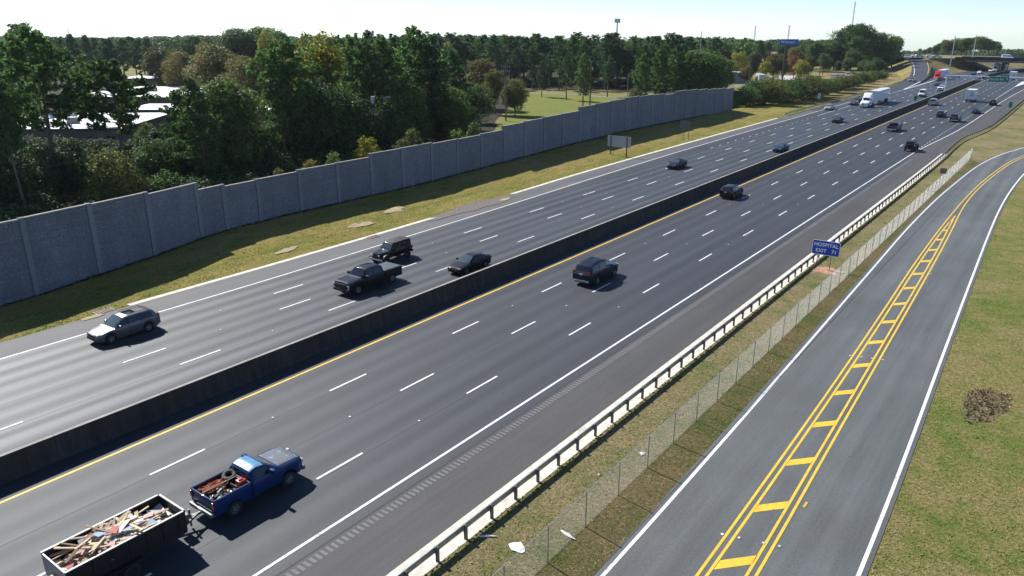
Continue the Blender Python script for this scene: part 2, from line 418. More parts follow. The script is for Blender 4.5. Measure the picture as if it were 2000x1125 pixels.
# on-ramp joining from the left, rising to the overpass road
RL = [(-63.4, 225, 0), (-63.6, 300, 0), (-64.0, 341, 0), (-66.3, 381, 0.3), (-72.5, 424, 1.6), (-78, 455, 3.2), (-85, 485, 5.0), (-94, 520, 6.3), (-104, 560, 6.4)]
RR = [(-58.0, 225, 0), (-57.6, 300, 0), (-57.4, 330, 0), (-58.7, 374, 0.3), (-62.5, 411, 1.4), (-66.5, 440, 2.9), (-73, 472, 4.8), (-84, 512, 6.3), (-96, 556, 6.4)]
strip('on_ramp', RL, RR, 0.006, M_asph_far, 70)
def mark(name, P, wd, mat=M_white, z=0.010, n=80, parent=highway, bend=True): return line_strip(name, P, wd, z, mat, n, parent, None, bend)
mark('edge_line', [(-57.7, Y0), (-57.7, 24), (-57.45, 38), (-57.9, 57), (-58.4, 78), (-59.4, 105), (-60.2, 140), (-60.2, 230), (-60.5, 280), (-61.6, 330), (-63.0, 362)], 0.16)
mark('edge_line', [(-38.85, Y0), (-38.85, 120), (-39.0, 260), (-39.0, Y1)], 0.17, M_yellow)
mark('gravel_seam', [(-39.16, Y0), (-39.16, Y1)], 0.22, M_should, z=0.004)
mark('edge_line', [(-24.45, Y0), (-24.45, 145), (-24.3, 164), (-23.2, 184), (-22.3, 210), (-22.25, 300), (-20.6, 360), (-17, 430)], 0.16)
mark('lane_line', [(-57.05, 212), (-57.1, 325)], 0.14, z=0.013)
mark('gore_line', [(-57.1, 325), (-56.9, 380), (-56.9, 420)], 0.5, z=0.013)
mark('gore_line', [(-57.2, 325, 0), (-59.6, 374, .3), (-61.5, 400, 1.0)], 0.4, z=0.016, bend=False)
mark('ramp_edge_line', [(-61.5, 400, 1.0), (-63.4, 411, 1.4), (-67.5, 440, 2.9), (-74, 472, 4.8)], 0.3, M_dimyel, z=0.016, bend=False)
mark('ramp_edge_line', [(-63.0, 362, .12), (-65.3, 385, .4), (-69.5, 415, 1.4), (-76, 450, 3.0), (-84, 484, 5.0)], 0.22, z=0.016, bend=False)
mark('lane_line', [(-24.75, 294), (-24.9, 369)], 0.14, z=0.013)
strip('gore_paint', [(-24.95, 366, 0), (-25.2, 410, 0)], [(-24.8, 366, 0), (-21.5, 410, 0)], 0.016, M_white, 6, highway, None)
# broken lane lines: every dash a part of the highway
dash = MB(); dash.add([(-.07, 0, 0), (.07, 0, 0), (.07, 3.15, 0), (-.07, 3.15, 0)], [(0, 1, 2, 3)]); dash = dash.mesh('lane_dash', M_white)
short = MB(); short.add([(-.07, 0, 0), (.07, 0, 0), (.07, .95, 0), (-.07, .95, 0)], [(0, 1, 2, 3)]); short = short.mesh('lane_dash', M_white)
for X, Ys, per, yend in ((-35.35, 16.1, 11.95, 420), (-31.75, 18.9, 11.88, 420), (-28.1, 21.0, 12.0, 420), (-53.85, 76.2, 12.85, 400), (-50.2, 22.4, 13.1, 420), (-46.75, 24.6, 13.1, 420)):
    k = -3
    while Ys + k * per < yend:
        y = Ys + k * per; k += 1
        if y > -10: link('lane_dash', dash, highway, (X, y, 0.009))
for k in range(17): link('lane_dash', short, highway, (-56.95, 141 + k * 4.1, 0.009))
for k in range(46): link('lane_dash', short, highway, (-24.6, 158 + k * 2.97, 0.009))
# raised reflectors between the dashes
rf = MB()
for X, Ys, per in ((-35.35, 16.1, 23.9), (-31.75, 18.9, 23.8), (-28.1, 21.0, 24), (-53.85, 76.2, 25.7), (-50.2, 22.4, 26.2), (-46.75, 24.6, 26.2)):
    for k in range(-3, 9):
        y = Ys + k * per + 7.6
        if 0 < y < 160: rf.box((X + .02, y, .018), (.11, .11, .025))
tag(rf.build('lane_reflector', M_white, highway), kind='stuff')
# milled rumble strip and joints on the near shoulder
rb = MB(); y = -5.0
while y < 150:
    if y < 92: rb.add([(-23.5, y, .003), (-23.05, y, .003), (-23.05, y + .16, .003), (-23.5, y + .16, .003)], [(0, 1, 2, 3)])
    y += .31
tag(rb.build('rumble_strip', M_milled, highway), kind='stuff')
strip('rumble_base', [(-23.5, 90), (-23.5, 150)], [(-23.05, 90), (-23.05, 150)], 0.001, M_should_far, 10, highway, None)
line_strip('joint_seam', [(-23.72, Y0), (-23.72, 60), (-23.7, 152)], 0.07, 0.004, M_seam, 40, highway)
strip('joint_seam', [(-24.35, Y0), (-24.35, 150)], [(-23.75, Y0), (-23.75, 150)], -0.001, M_asph, 40, highway, None)
# crack lines between the lanes
for X in (-35.2, -31.6, -27.95, -50.05, -46.6): line_strip('joint_seam', [(X, Y0), (X + .03, 100), (X, 200)], 0.025, 0.005, M_seam, 30, highway)
# oil and tyre scuffs on the shoulder
# ---------------------------------------------------------------- gutters and verges
tag(strip('gutter', [(x - .55, y) for x, y in EL if y > 27 and y < 330] and [(-61.5, 28.6), (-61.45, 45), (-61.8, 64), (-62.6, 84), (-63.5, 105), (-63.95, 150), (-63.9, 200)], [(-60.9, 28.6), (-60.9, 45), (-61.2, 64), (-62.0, 84), (-62.9, 105), (-63.3, 150), (-63.35, 200)], 0.012, M_cream, 60), kind=ST)
tag(strip('gutter', [(-20.0, Y0), (-20.0, 140), (-20.1, 160)], [(-18.72, Y0), (-18.72, 140), (-19.1, 160)], 0.012, M_cream, 60), kind=ST)
WALLB = [(-68.6, 15), (-69.9, 25.1), (-71.6, 31.4), (-73.4, 38), (-75.7, 44.5), (-76.8, 50), (-77.3, 59), (-77.3, 70), (-77.3, 80), (-78.0, 88), (-78.7, 97), (-79.5, 107), (-80.6, 119), (-81.7, 132), (-82.3, 145), (-82.7, 156), (-82.2, 178), (-81.0, 212.6)]
# the wall stands straight along the road, on a bank that rises slowly beside it
LAM = .62
BANK = []
for x_, y_ in WALLB:
    xt = -69.6 - LAM * (abs(x_) - 69.6) if abs(x_) > 69.6 else x_
    BANK.append((y_ * xt / x_, max(0.0, CAM_H * (1 - xt / x_)), xt))
def wx(Y): return float(np.interp(Y, [-40] + [a for a, _, _ in BANK], [-68.4] + [c for _, _, c in BANK]))
def bank_z(Y): return float(np.interp(Y, [-40] + [a for a, _, _ in BANK] + [222, 250], [0] + [b for _, b, _ in BANK] + [BANK[-1][1] * .5, 0]))
def curb_x(Y): return float(np.interp(Y, [-40, 26, 30, 45, 64, 84, 105, 150, 200, 206, 280], [-60.85, -60.85, -61.4, -61.4, -61.75, -62.5, -63.4, -63.85, -63.85, -63.3, -63.3]))
def verge_z(X, Y):
    u = min(1.0, max(0.0, (curb_x(Y) - .3 - X) / (curb_x(Y) - .3 - wx(Y)))); return bank_z(Y) * (u * u * (3 - 2 * u) * .5 + u * .5)
V = []; Fc = []; ny = 150; nx = 9; rs = random.Random(9)
for i in range(ny + 1):
    y = Y0 + (282 - Y0) * i / ny; x0 = curb_x(y); x1 = wx(y) - .15 if y < 200 else wx(y) - .15 - (y - 200) * .12
    for j in range(nx + 1):
        x = x0 + (x1 - x0) * j / nx; V.append((x, y, -.016 + verge_z(x, y) + (rs.uniform(-.05, .07) if 0 < j else 0)))
for i in range(ny):
    for j in range(nx): a = i * (nx + 1) + j; Fc.append((a, a + 1, a + nx + 2, a + nx + 1))
me = bpy.data.meshes.new('verge'); me.from_pydata(V, [], Fc); me.materials.append(M_grass); me.polygons.foreach_set('use_smooth', [True] * len(Fc)); me.update()
if me.polygons[0].normal.z < 0: me.flip_normals()
tag(link('verge', me), kind=ST)
tag(strip('verge', [(-18.8, Y0), (-18.8, 150), (-19.3, 180), (-17, 205), (-16.8, 300), (-14, 380)], [(-12.4, Y0), (-12.4, 30), (-12.8, 50), (-13.4, 70), (-13.9, 95), (-13.9, 120), (-12.9, 150), (-8.0, 184), (10, 215), (60, 260)], -0.016, M_strip, 120), kind=ST)
tag(strip('gutter_dirt', [(-18.74, Y0), (-18.74, 140)], [(-18.45, Y0), (-18.4, 140)], -0.010, M_bank, 30), kind=ST)
tag(strip('weedy_strip', [(-15.0, Y0), (-15.0, 60), (-15.0, 120), (-14.6, 155)], [(-12.4, Y0), (-12.5, 30), (-12.9, 50), (-13.5, 75), (-13.95, 100), (-13.9, 118), (-13.4, 140), (-12.8, 152)], -0.011, M_weedy, 60), kind=ST)
# ---------------------------------------------------------------- two lane side road on the right
SL = [(-12.5, Y0), (-12.55, 10), (-12.65, 25), (-12.75, 33), (-13.05, 48), (-13.35, 62), (-13.75, 80), (-14.1, 95), (-14.15, 112), (-13.95, 124), (-13.2, 147), (-12.0, 160), (-10.2, 171), (-6, 187), (2, 203), (16, 219), (40, 234)]
SR = [(-3.7, Y0), (-3.75, 15), (-3.95, 30), (-4.3, 42), (-4.75, 54), (-5.5, 76), (-6.3, 100), (-6.65, 116), (-6.6, 131), (-6.0, 150), (-4, 165), (0.5, 180), (8, 193), (22, 206), (44, 219)]
side_road = strip('side_road', [(x - .35, y) for x, y in SL], [(x + .3, y) for x, y in SR], -0.006, M_ramp, 120)
line_strip('edge_line', SL, .17, 0.003, M_white, 120, side_road)
line_strip('edge_line', SR, .17, 0.003, M_white, 120, side_road)
YL = [(-9.15, Y0), (-9.3, 10), (-9.45, 26), (-9.62, 38), (-9.85, 50), (-10.25, 65), (-10.75, 80), (-11.05, 97), (-11.1, 112), (-10.95, 126), (-10.35, 140), (-9.3, 156), (-7.6, 168), (-4, 182), (3, 196), (16, 211), (40, 226)]
YR = [(-6.7, Y0), (-7.1, 10), (-7.4, 27), (-7.85, 40), (-8.2, 51), (-8.75, 68), (-9.35, 86), (-9.85, 98), (-10.5, 111), (-10.55, 119), (-10.5, 126), (-9.9, 140), (-8.8, 156), (-7.1, 167.5), (-3.4, 181.5), (3.5, 195), (16.5, 210), (40.5, 225)]
line_strip('centre_line', YL, .13, 0.003, M_yellow, 140, side_road)
line_strip('centre_line', YR, .13, 0.003, M_yellow, 140, side_road)
def sub(P, dx, y1): return [(x + dx, y) for x, y in P if y <= y1]
line_strip('centre_line', sub(YL, .34, 98) + [(-10.55, 106)], .13, 0.003, M_yellow, 90, side_road)
line_strip('centre_line', sub(YR, -.34, 87) + [(-10.25, 98), (-10.5, 104)], .13, 0.003, M_yellow, 90, side_road)
for k in range(19):                           # painted ladder bars of the median
    y = 21.6 + 5.0 * k
    a = interp_x(YL, y) + .42; b = interp_x(YR, y + 1.2) - .42
    if b - a < .12: break
    br = MB(); br.add([(a, y, 0), (b, y + (b - a) * 1.1, 0), (b, y + (b - a) * 1.1 + .75, 0), (a, y + .75, 0)], [(0, 1, 2, 3)])
    br.build('crossbar', M_yellow, side_road, (0, 0, 0.003))
rr = MB()
for y in (29.3, 54, 78): 
    for X in (interp_x(YL, y) - .16, interp_x(YL, y) + .55, interp_x(YR, y) - .45, interp_x(YR, y) + .2): rr.box((X, y + (X + 9) * .3, .012), (.12, .14, .03))
tag(rr.build('lane_reflector', M_cream, side_road), kind='stuff')
o = MB(); o.box((0, 0, 0), (.12, .55, .012)); o = o.build('yellow_tape_scrap', M_dimyel, None, (at(1573, 986)[0], at(1573, 986)[1], .01)); tag(o, 'short orange yellow tape scrap lying beside the ladder marking', 'scrap')
# ---------------------------------------------------------------- median barrier
tb = empty('median_barrier', (-40.85, 0, 0)); tag(tb, 'tall concrete median barrier with dark shaded faces and a pale sunlit cap between the carriageways', 'barrier')
seg = MB(); sl_ = 6.0
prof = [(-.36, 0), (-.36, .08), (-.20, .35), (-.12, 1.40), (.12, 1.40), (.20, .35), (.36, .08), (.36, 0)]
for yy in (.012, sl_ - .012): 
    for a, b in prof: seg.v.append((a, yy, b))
for i in range(7): seg.f.append((i, i + 1, i + 9, i + 8)); seg.m.append(1 if i == 3 else 0)  # sunlight and shade in the colours: pale top face, dark sides
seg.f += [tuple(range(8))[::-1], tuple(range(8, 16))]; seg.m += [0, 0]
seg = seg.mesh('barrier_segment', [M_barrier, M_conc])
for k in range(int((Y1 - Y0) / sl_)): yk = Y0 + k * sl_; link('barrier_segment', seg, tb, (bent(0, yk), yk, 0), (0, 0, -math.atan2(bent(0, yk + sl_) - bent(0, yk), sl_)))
# ---------------------------------------------------------------- guard rail on the right shoulder
gr = empty('guard_rail', (-18.75, 0, 0)); tag(gr, 'galvanised guard rail on steel posts along the right shoulder', 'guard rail')
GR = [(-19.0, -6), (-19.0, 150), (-19.6, 168), (-19.6, 182), (-18.7, 190), (-17.6, 201), (-17.0, 216), (-16.9, 300), (-15.5, 352)]
P = smooth_line(GR, 400)
def w_beam(P, ox, z0, name, parent, mat=M_galv):
    T = np.gradient(P, axis=0); T /= np.linalg.norm(T, axis=1)[:, None]; Nn = np.stack([T[:, 1], -T[:, 0]], 1)
    pr = [(0, 0), (.05, .04), (.05, .10), (0, .145), (0, .165), (.05, .21), (.05, .27), (0, .31), (-.05, .316), (-.05, .005)]
    m = MB(); n = len(pr)
    for i in range(len(P)):
        for a, b in pr: m.v.append((P[i, 0] + Nn[i, 0] * (ox - a), P[i, 1] + Nn[i, 1] * (ox - a), z0 + b))
    for i in range(len(P) - 1):
        for k in range(n):
            k2 = (k + 1) % n; m.f.append((i * n + k, i * n + k2, (i + 1) * n + k2, (i + 1) * n + k)); m.m.append(0)
    o = m.build(name, mat, parent); o.matrix_parent_inverse = Matrix.Translation(-parent.location); return o
w_beam(P, 0, .42, 'rail', gr)
pm = MB(); pm.box((.19, 0, .36), (.015, .15, .76)); pm.box((.10, 0, .36), (.015, .15, .76)); pm.box((.145, 0, .36), (.08, .012, .76)); pm.box((.06, 0, .57), (.085, .15, .34), m=1)
pm = pm.mesh('post', [M_dsteel, M_rail])
d = np.concatenate([[0], np.cumsum(np.linalg.norm(np.diff(P, axis=0), axis=1))])
s = 1.2
while s < d[-1] - 2:
    x = float(np.interp(s, d, P[:, 0])); y = float(np.interp(s, d, P[:, 1]))
    link('post', pm, gr, (x + 18.75, y, 0), (0, 0, 0)); s += 1.905
# left hand guard rail beside the on-ramp
gl = empty('guard_rail', (-64.5, 205, 0)); tag(gl, 'grey guard rail curving beside the on-ramp below the shrubs', 'guard rail')
GL = [(-63.9, 207), (-64.0, 230), (-64.0, 300), (-64.4, 341), (-66.7, 381), (-73, 424)]
P = smooth_line(GL, 160); w_beam(P, 0, .42, 'rail', gl)
pm2 = MB(); pm2.box((-.12, 0, .36), (.15, .15, .76)); pm2 = pm2.mesh('post', M_rail)
d = np.concatenate([[0], np.cumsum(np.linalg.norm(np.diff(P, axis=0), axis=1))]); s = .5
while s < d[-1] - 1:
    x = float(np.interp(s, d, P[:, 0])); y = float(np.interp(s, d, P[:, 1]))
    link('post', pm2, gl, (x + 64.5, y - 205, 0)); s += 1.905
# ---------------------------------------------------------------- chain link fence
cf = empty('chain_link_fence', (-15, 0, 0)); tag(cf, 'grey chain link fence on slim posts in the grass strip beside the side road', 'fence')
FA, FB, FH = 4.0, 157.0, 1.85
n = int((FB - FA) / 3.08)
fp = MB(); fp.tube([(0, 0, 0), (0, 0, FH + .06)], .03, 6); fp = fp.mesh('post', M_galv)
for k in range(n + 1): link('post', fp, cf, (0.03, FA + k * (FB - FA) / n, 0))
m = MB(); m.tube([(0, FA, FH), (0, FB, FH)], .012, 5); m.tube([(0, FA, .06), (0, FB, .06)], .006, 4); m.build('tension_wire', M_galv, cf)
def fabric(ya, yb, pitch, t):
    m = MB()
    for sgn in (1, -1):
        y = ya - FH
        while y < yb + FH:
            a, b = (y, y + FH) if sgn > 0 else (y + FH, y)
            z0, z1 = 0.04, FH - .01
            if min(a, b) >= ya and max(a, b) <= yb:
                h = t / 2
                V = []
                for yy, z in ((a, z0), (b, z1)):
                    V += [(-h, yy, z), (h * .5, yy - h, z), (h * .5, yy + h, z)]
                m.add(V, [(0, 1, 4, 3), (1, 2, 5, 4), (2, 0, 3, 5)])
            y += pitch
    return m
o = fabric(FA, FB, .075, .0033).build('wire_fabric', M_wire, cf); o['kind'] = 'stuff'
# ---------------------------------------------------------------- noise wall
nw = empty('noise_wall', (-77, 100, 0)); tag(nw, 'long grey stepped concrete noise wall with a cast stone face along the verge', 'wall')
nw_inv = Matrix.Translation((77, -100, 0))
# photo x of the foot of every post, photo (x, y) of the top left corner of the panel right of it
WP = [(-45, (-70, 452)), (73, (44, 426)), (197, (169, 399.5)), (303, (287, 380)), (395, (388, 371.5)), (445, (434, 364.5)), (510, (501, 350)), (590, (585, 332)), (663, (659, 318)), (728, (723, 300)), (788, (785, 289)), (844, (842, 281)), (894, (893, 272)), (941, (941, 261.5)), (984, (984, 246)), (1025, (1026, 237)), (1062, (1063, 229)), (1098, (1098, 222)), (1131, (1131, 209)), (1163, (1163, 202.5)), (1192, (1193, 197)), (1220, (1221, 191)), (1245, (1246, 188.5)), (1271, (1272, 186)), (1294, (1296.5, 185.5)), (1316, (1317, 178.5)), (1337, (1338, 177)), (1358, (1359, 176)), (1377, (1378, 175.3)), (1395, (1396.5, 174.3)), (1411, (1413, 173.8)), (1428, (1429.5, 173.2))]
def wall_foot(px):                            # where the pixel column meets the foot of the wall
    best = None
    for k in range(3300):
        Y = 5 + k * .06; W_ = wx(Y); v = RT[0] * W_ + RT[1] * Y; f = W_ * FW[0] + Y * FW[1]; b = bank_z(Y)
        q = 1000 + FOC * v / (f * CP + (CAM_H - b) * SP)
        if best is None or abs(q - px) < best[0]: best = (abs(q - px), W_, Y)
    return best[1], best[2]
posts = [wall_foot(px) + (z,) for px, z in [(w0, None) for w0, _ in WP]]
tops = []
for (px, tp), (X, Y, _) in zip(WP, posts): tops.append(max(3.0, z_over(X, Y, tp[1])))
wr = random.Random(3)
for i in range(len(posts) - 1):
    (xa, ya, _), (xb, yb, _) = posts[i], posts[i + 1]
    dv = Vector((xb - xa, yb - ya, 0)); L = dv.length; rz = math.atan2(dv.y, dv.x); h = tops[i]
    # panel frame: local +X along the wall, local -Y faces the road
    loc = Vector((xa, ya, 0)); hp = max(h, tops[i - 1] if i else h)
    pm_ = MB(); pm_.box((L / 2, .10, h / 2 - .06), (L - .44, .16, h - .04))
    pan = pm_.build('panel', M_stoneb, nw, None, None)
    pan.matrix_parent_inverse = nw_inv; pan.location = loc; pan.rotation_euler = (0, 0, rz)
    st = MB(); z = max(-.1, min(bank_z(ya), bank_z(yb)) - .3); lim = h - .14
    near = i < 22
    while z < lim - .05:
        rh = min(wr.choice((.14, .18, .22, .28)) * (1 if i < 12 else 1.25), lim - z); x = .24
        # a shallow recessed joint between stacked panel units
        while x < L - .24:
            bw = wr.uniform(.25, .85) * (1 if i < 12 else 1.3); bw = min(bw, L - .24 - x)
            if L - .24 - x - bw < .2: bw = L - .24 - x
            pr = wr.uniform(.02, .065); g = .017
            y0 = .02; y1 = .02 - pr
            a, b, c, e = x + g, x + bw - g, z + g, z + rh - g
            k = .02
            st.add([(a, y0, c), (b, y0, c), (b, y0, e), (a, y0, e), (a + k, y1, c + k), (b - k, y1, c + k), (b - k, y1, e - k), (a + k, y1, e - k)],
                   [(4, 5, 6, 7), (0, 1, 5, 4), (1, 2, 6, 5), (2, 3, 7, 6), (3, 0, 4, 7)], wr.choice((0, 0, 1, 2)))
            x += bw
        z += rh
    so = st.build('stone_facing', [M_stone, M_stone2, M_stone3], pan); so['kind'] = 'stuff'
    cp = MB(); cp.box((L / 2, .08, h - .05), (L - .43, .30, .12)); co = cp.build('coping', M_conc, pan)
    pb = MB(); pb.box((0, .07, hp / 2 - .05), (.46, .40, hp + .16)); po = pb.build('pilaster', M_pilas, nw)
    po.matrix_parent_inverse = nw_inv; po.location = loc; po.rotation_euler = (0, 0, rz)
xb, yb, _ = posts[-1]
pb = MB(); pb.box((0, .07, tops[-2] / 2), (.46, .40, tops[-2] + .1)); po = pb.build('pilaster', M_pilas, nw); po.matrix_parent_inverse = nw_inv; po.location = (xb, yb, 0); po.rotation_euler = (0, 0, rz)
# bare patches on the verge
def patch(px, py, rx, ry, rz, mat, seed):
    q = random.Random(seed); X, Y = at(px, py, .3); n = 22; m = MB(); c, s_ = math.cos(rz), math.sin(rz)
    for r in (.45, 1):
        for k in range(n):
            a = k / n * 6.283; e = r * (q.uniform(.75, 1.15) if r == 1 else 1); u, v = rx * e * math.cos(a), ry * e * math.sin(a); x, y = X + u * c - v * s_, Y + u * s_ + v * c
            m.v.append((x, y, verge_z(x, y) + .045 - .01 * r))
    m.f = [tuple(range(n))] + [(k, n + k, n + (k + 1) % n, (k + 1) % n) for k in range(n)]; m.m = [0] * len(m.f)
    tag(m.build('bare_patch', mat), kind=ST)
M_sand = plain('pale_sand', (0.33, 0.26, 0.15), .95, var=.25, scale=1.5, bump=.4); M_mulch = plain('grey_brown_mulch', (0.135, 0.115, 0.10), .95, var=.35, scale=3, bump=.5)
patch(930, 398, 1.6, 9.0, .04, M_mulch, 1); patch(770, 411, .8, 1.8, .2, M_sand, 2); patch(706, 437, .8, 1.9, -.1, M_sand, 3); patch(560, 485, .55, 1.5, .1, M_sand, 4); patch(178, 613, .35, 1.0, 0, M_sand, 5); patch(985, 385, .5, 1.5, 0, M_sand, 6)
# woodland floor and meadow behind the wall
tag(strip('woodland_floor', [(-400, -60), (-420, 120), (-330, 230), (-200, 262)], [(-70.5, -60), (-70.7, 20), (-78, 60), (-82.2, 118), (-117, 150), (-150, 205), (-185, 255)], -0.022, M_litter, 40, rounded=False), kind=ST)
# ---------------------------------------------------------------- overpass, its embankment and the service road
ZB = 6.4
A_ = at(1786, 112.5, ZB); C_ = at(1889, 114.5, ZB); B_ = at(2000, 117, ZB); D_ = at(1927, 136.5, 0)
bot = [(-63.0, 402), (-62.9, 420), (-62.2, 440), (-60.8, 458), (-58.0, 474), (-55.5, 488), (-52.5, 502), (D_[0], D_[1])]
top = [(-61.8, 406, 1.25), (-65.0, 431, 2.45), (-69.5, 455, 3.8), (-75.5, 478, 5.1), (A_[0] + 6, A_[1] - 14, 6.1), (A_[0] * .75 + C_[0] * .25, A_[1] * .75 + C_[1] * .25, ZB), (A_[0] * .4 + C_[0] * .6, A_[1] * .4 + C_[1] * .6, ZB), (C_[0], C_[1], ZB)]
V = []; Fc = []; nb = 7
for (bx, by), (tx, ty, tz) in zip(bot, top):
    for j in range(nb + 1):
        u = j / nb; e = u * u * (3 - 2 * u) * .6 + u * .4
        V.append((bx + (tx - bx) * u, by + (ty - by) * u, -.02 + (tz + .02) * e))
for i in range(len(bot) - 1):
    for j in range(nb):
        a = i * (nb + 1) + j; Fc.append((a, a + 1, a + nb + 2, a + nb + 1))
me = bpy.data.meshes.new('embankment'); me.from_pydata(V, [], Fc); me.materials.append(M_bank); me.polygons.foreach_set('use_smooth', [True] * len(Fc)); me.update()
if me.polygons[0].normal.z < 0: me.flip_normals()
tag(link('embankment', me), kind=ST)
ud = Vector((B_[0] - C_[0], B_[1] - C_[1], 0)).normalized(); un = Vector((-ud.y, ud.x, 0))
if un.y < 0: un = -un
def P3(o, a, b, z): return (o[0] + ud.x * a + un.x * b, o[1] + ud.y * a + un.y * b, z)
# high ground behind the overpass road
hg = MB()
hg.add([P3(C_, -140, 0, ZB - .05), P3(C_, 0, 0, ZB - .05), P3(C_, 0, 16, ZB - .05), P3(C_, -140, 16, ZB - .05)], [(0, 1, 2, 3)])
tag(hg.build('overpass_road', M_oldramp), kind=ST)
hg = MB()
hg.add([P3(C_, -260, 15, ZB - .1), P3(C_, -4, 15, ZB - .1), P3(C_, -4, 120, ZB - 2), P3(C_, -260, 120, ZB - 2), P3(C_, 12, 60, 0), P3(C_, 20, 130, -1), P3(C_, 12, 15, 0)], [(0, 1, 2, 3), (1, 6, 4, 2), (2, 4, 5, 3)])
tag(hg.build('hillside', M_bank), kind=ST)
br = empty('overpass_bridge', P3(C_, 0, 0, 0)); tag(br, 'grey concrete road overpass crossing the highway with dark girders underneath', 'bridge')
binv = Matrix.Translation(-Vector(P3(C_, 0, 0, 0)))
def bpart(name, m, mat):
    o = m.build(name, mat, br); o.matrix_parent_inverse = binv; return o
rzb = math.atan2(ud.y, ud.x)
def obx(m, a0, a1, b0, b1, z0, z1):
    c = P3(C_, (a0 + a1) / 2, (b0 + b1) / 2, (z0 + z1) / 2); m.box(c, (a1 - a0, b1 - b0, z1 - z0), rz=rzb)
m = MB(); obx(m, -6, 95, .2, 15.8, ZB - .35, ZB - .04); bpart('deck', m, M_conc)
for b in (.6, 4.1, 7.9, 11.6, 15.0):
    m = MB(); obx(m, -1, 94, b, b + .5, ZB - 1.75, ZB - .36); bpart('girder', m, M_dsteel)
m = MB(); obx(m, -6, 95, 0, .28, ZB - .55, ZB + .75); bpart('parapet', m, M_barrier)
m = MB(); obx(m, -6, 95, 15.7, 16, ZB - .55, ZB + .75); bpart('parapet', m, M_barrier)
m = MB(); obx(m, -6, 95, .10, .18, ZB + 1.15, ZB + 1.22)
for k in range(34): obx(m, -6 + 3 * k, -5.94 + 3 * k, .10, .18, ZB + .75, ZB + 1.15)
bpart('railing', m, M_galv)
for a in (17, 43, 71):
    m = MB(); obx(m, a - .6, a + .6, .8, 15, ZB - 2.5, ZB - 1.77); bpart('pier_cap', m, M_barrier)
    for b in (2, 7.5, 13): 
        m = MB(); c = P3(C_, a, b, 0); m.tube([(c[0], c[1], -.3), (c[0], c[1], ZB - 2.5)], .6, 10); bpart('column', m, M_barrier)
m = MB(); m.add([P3(C_, 0, .5, ZB - 1.8), P3(C_, 0, 15.5, ZB - 1.8), P3(C_, 13, 15.5, -.02), P3(C_, 13, .5, -.02)], [(0, 1, 2, 3)]); bpart('slope_paving', m, M_conc)
m = MB(); m.tube([P3(C_, 17, .3, ZB + .7), P3(C_, 17, .3, ZB + 5.5)], .09, 6); bpart('post', m, M_galv)
# service road and parking lot on the far left
def wp(L, z=0): return [at(x, y, z) for x, y in L]
line_strip('service_road', wp([(1430, 170), (1488, 163), (1548, 163), (1600, 162.5), (1630, 158), (1646, 150), (1640, 143), (1612, 139.5), (1580, 140)]), 7.0, -0.010, M_oldramp, 80)['kind'] = ST
line_strip('service_road', wp([(1646, 150), (1668, 148.5), (1690, 147), (1712, 146)]), 9.0, -0.013, M_oldramp, 40)['kind'] = ST
m = MB(); m.add([p + (-.012,) for p in wp([(1484, 160), (1486, 148), (1554, 147.5), (1556, 159)])], [(0, 1, 2, 3)]); tag(m.build('parking_lot', plain('bleached_lot', (0.42, 0.42, 0.42), .85, var=.1)), kind=ST)
m = MB(); m.add([p + (-.012,) for p in wp([(1555, 161), (1560, 145), (1640, 144), (1635, 156)])], [(0, 1, 2, 3)]); tag(m.build('bare_ground', M_bank), kind=ST)
RB = [(x - (1.5 + z * 1.9), y - z * .6, -.03) for x, y, z in RL]
tag(strip('ramp_bank', RB, [(x, y, z - .0) for x, y, z in RL], 0.0, M_bank, 60), kind=ST)
fm = MB(); fa_ = P3(C_, -140, 0, ZB - .06); fb_ = (RL[-2][0], RL[-2][1], 6.2); fm.add([P3(C_, -150, -26, -.03), (RB[-2][0], RB[-2][1] - 6, -.03), fb_, fa_, P3(C_, -300, 0, -.03), P3(C_, -300, 15, ZB - .1), P3(C_, -140, 16, ZB - .06)], [(0, 1, 2, 3), (4, 0, 3), (4, 3, 6, 5)]); tag(fm.build('road_bank', M_bank), kind=ST)
tag(strip('bank_slope', [(-71, 214), (-76, 250), (-79, 300), (-80, 340), (-84, 385), (-92, 430), (-104, 480)], [(-64.3, 206), (-64.3, 250), (-64.4, 300), (-65.2, 345), (-68, 388), (-75, 426), (-88, 480)], -.012, M_bank, 60), kind=ST)
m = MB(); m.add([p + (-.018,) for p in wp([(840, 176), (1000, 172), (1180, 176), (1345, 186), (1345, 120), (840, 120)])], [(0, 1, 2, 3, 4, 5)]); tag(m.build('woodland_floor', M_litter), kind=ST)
m = MB(); m.add([p + (-.014,) for p in wp([(960, 262), (1000, 205), (1032, 180), (1230, 191), (1235, 235), (1100, 262)])], [(0, 1, 2, 3, 4, 5)]); tag(m.build('meadow', M_meadow), kind=ST)
line_strip('footpath', wp([(1010, 180), (1060, 182), (1120, 184.5), (1180, 188.5), (1230, 192)]), 3.2, -.010, M_oldramp, 30)['kind'] = ST

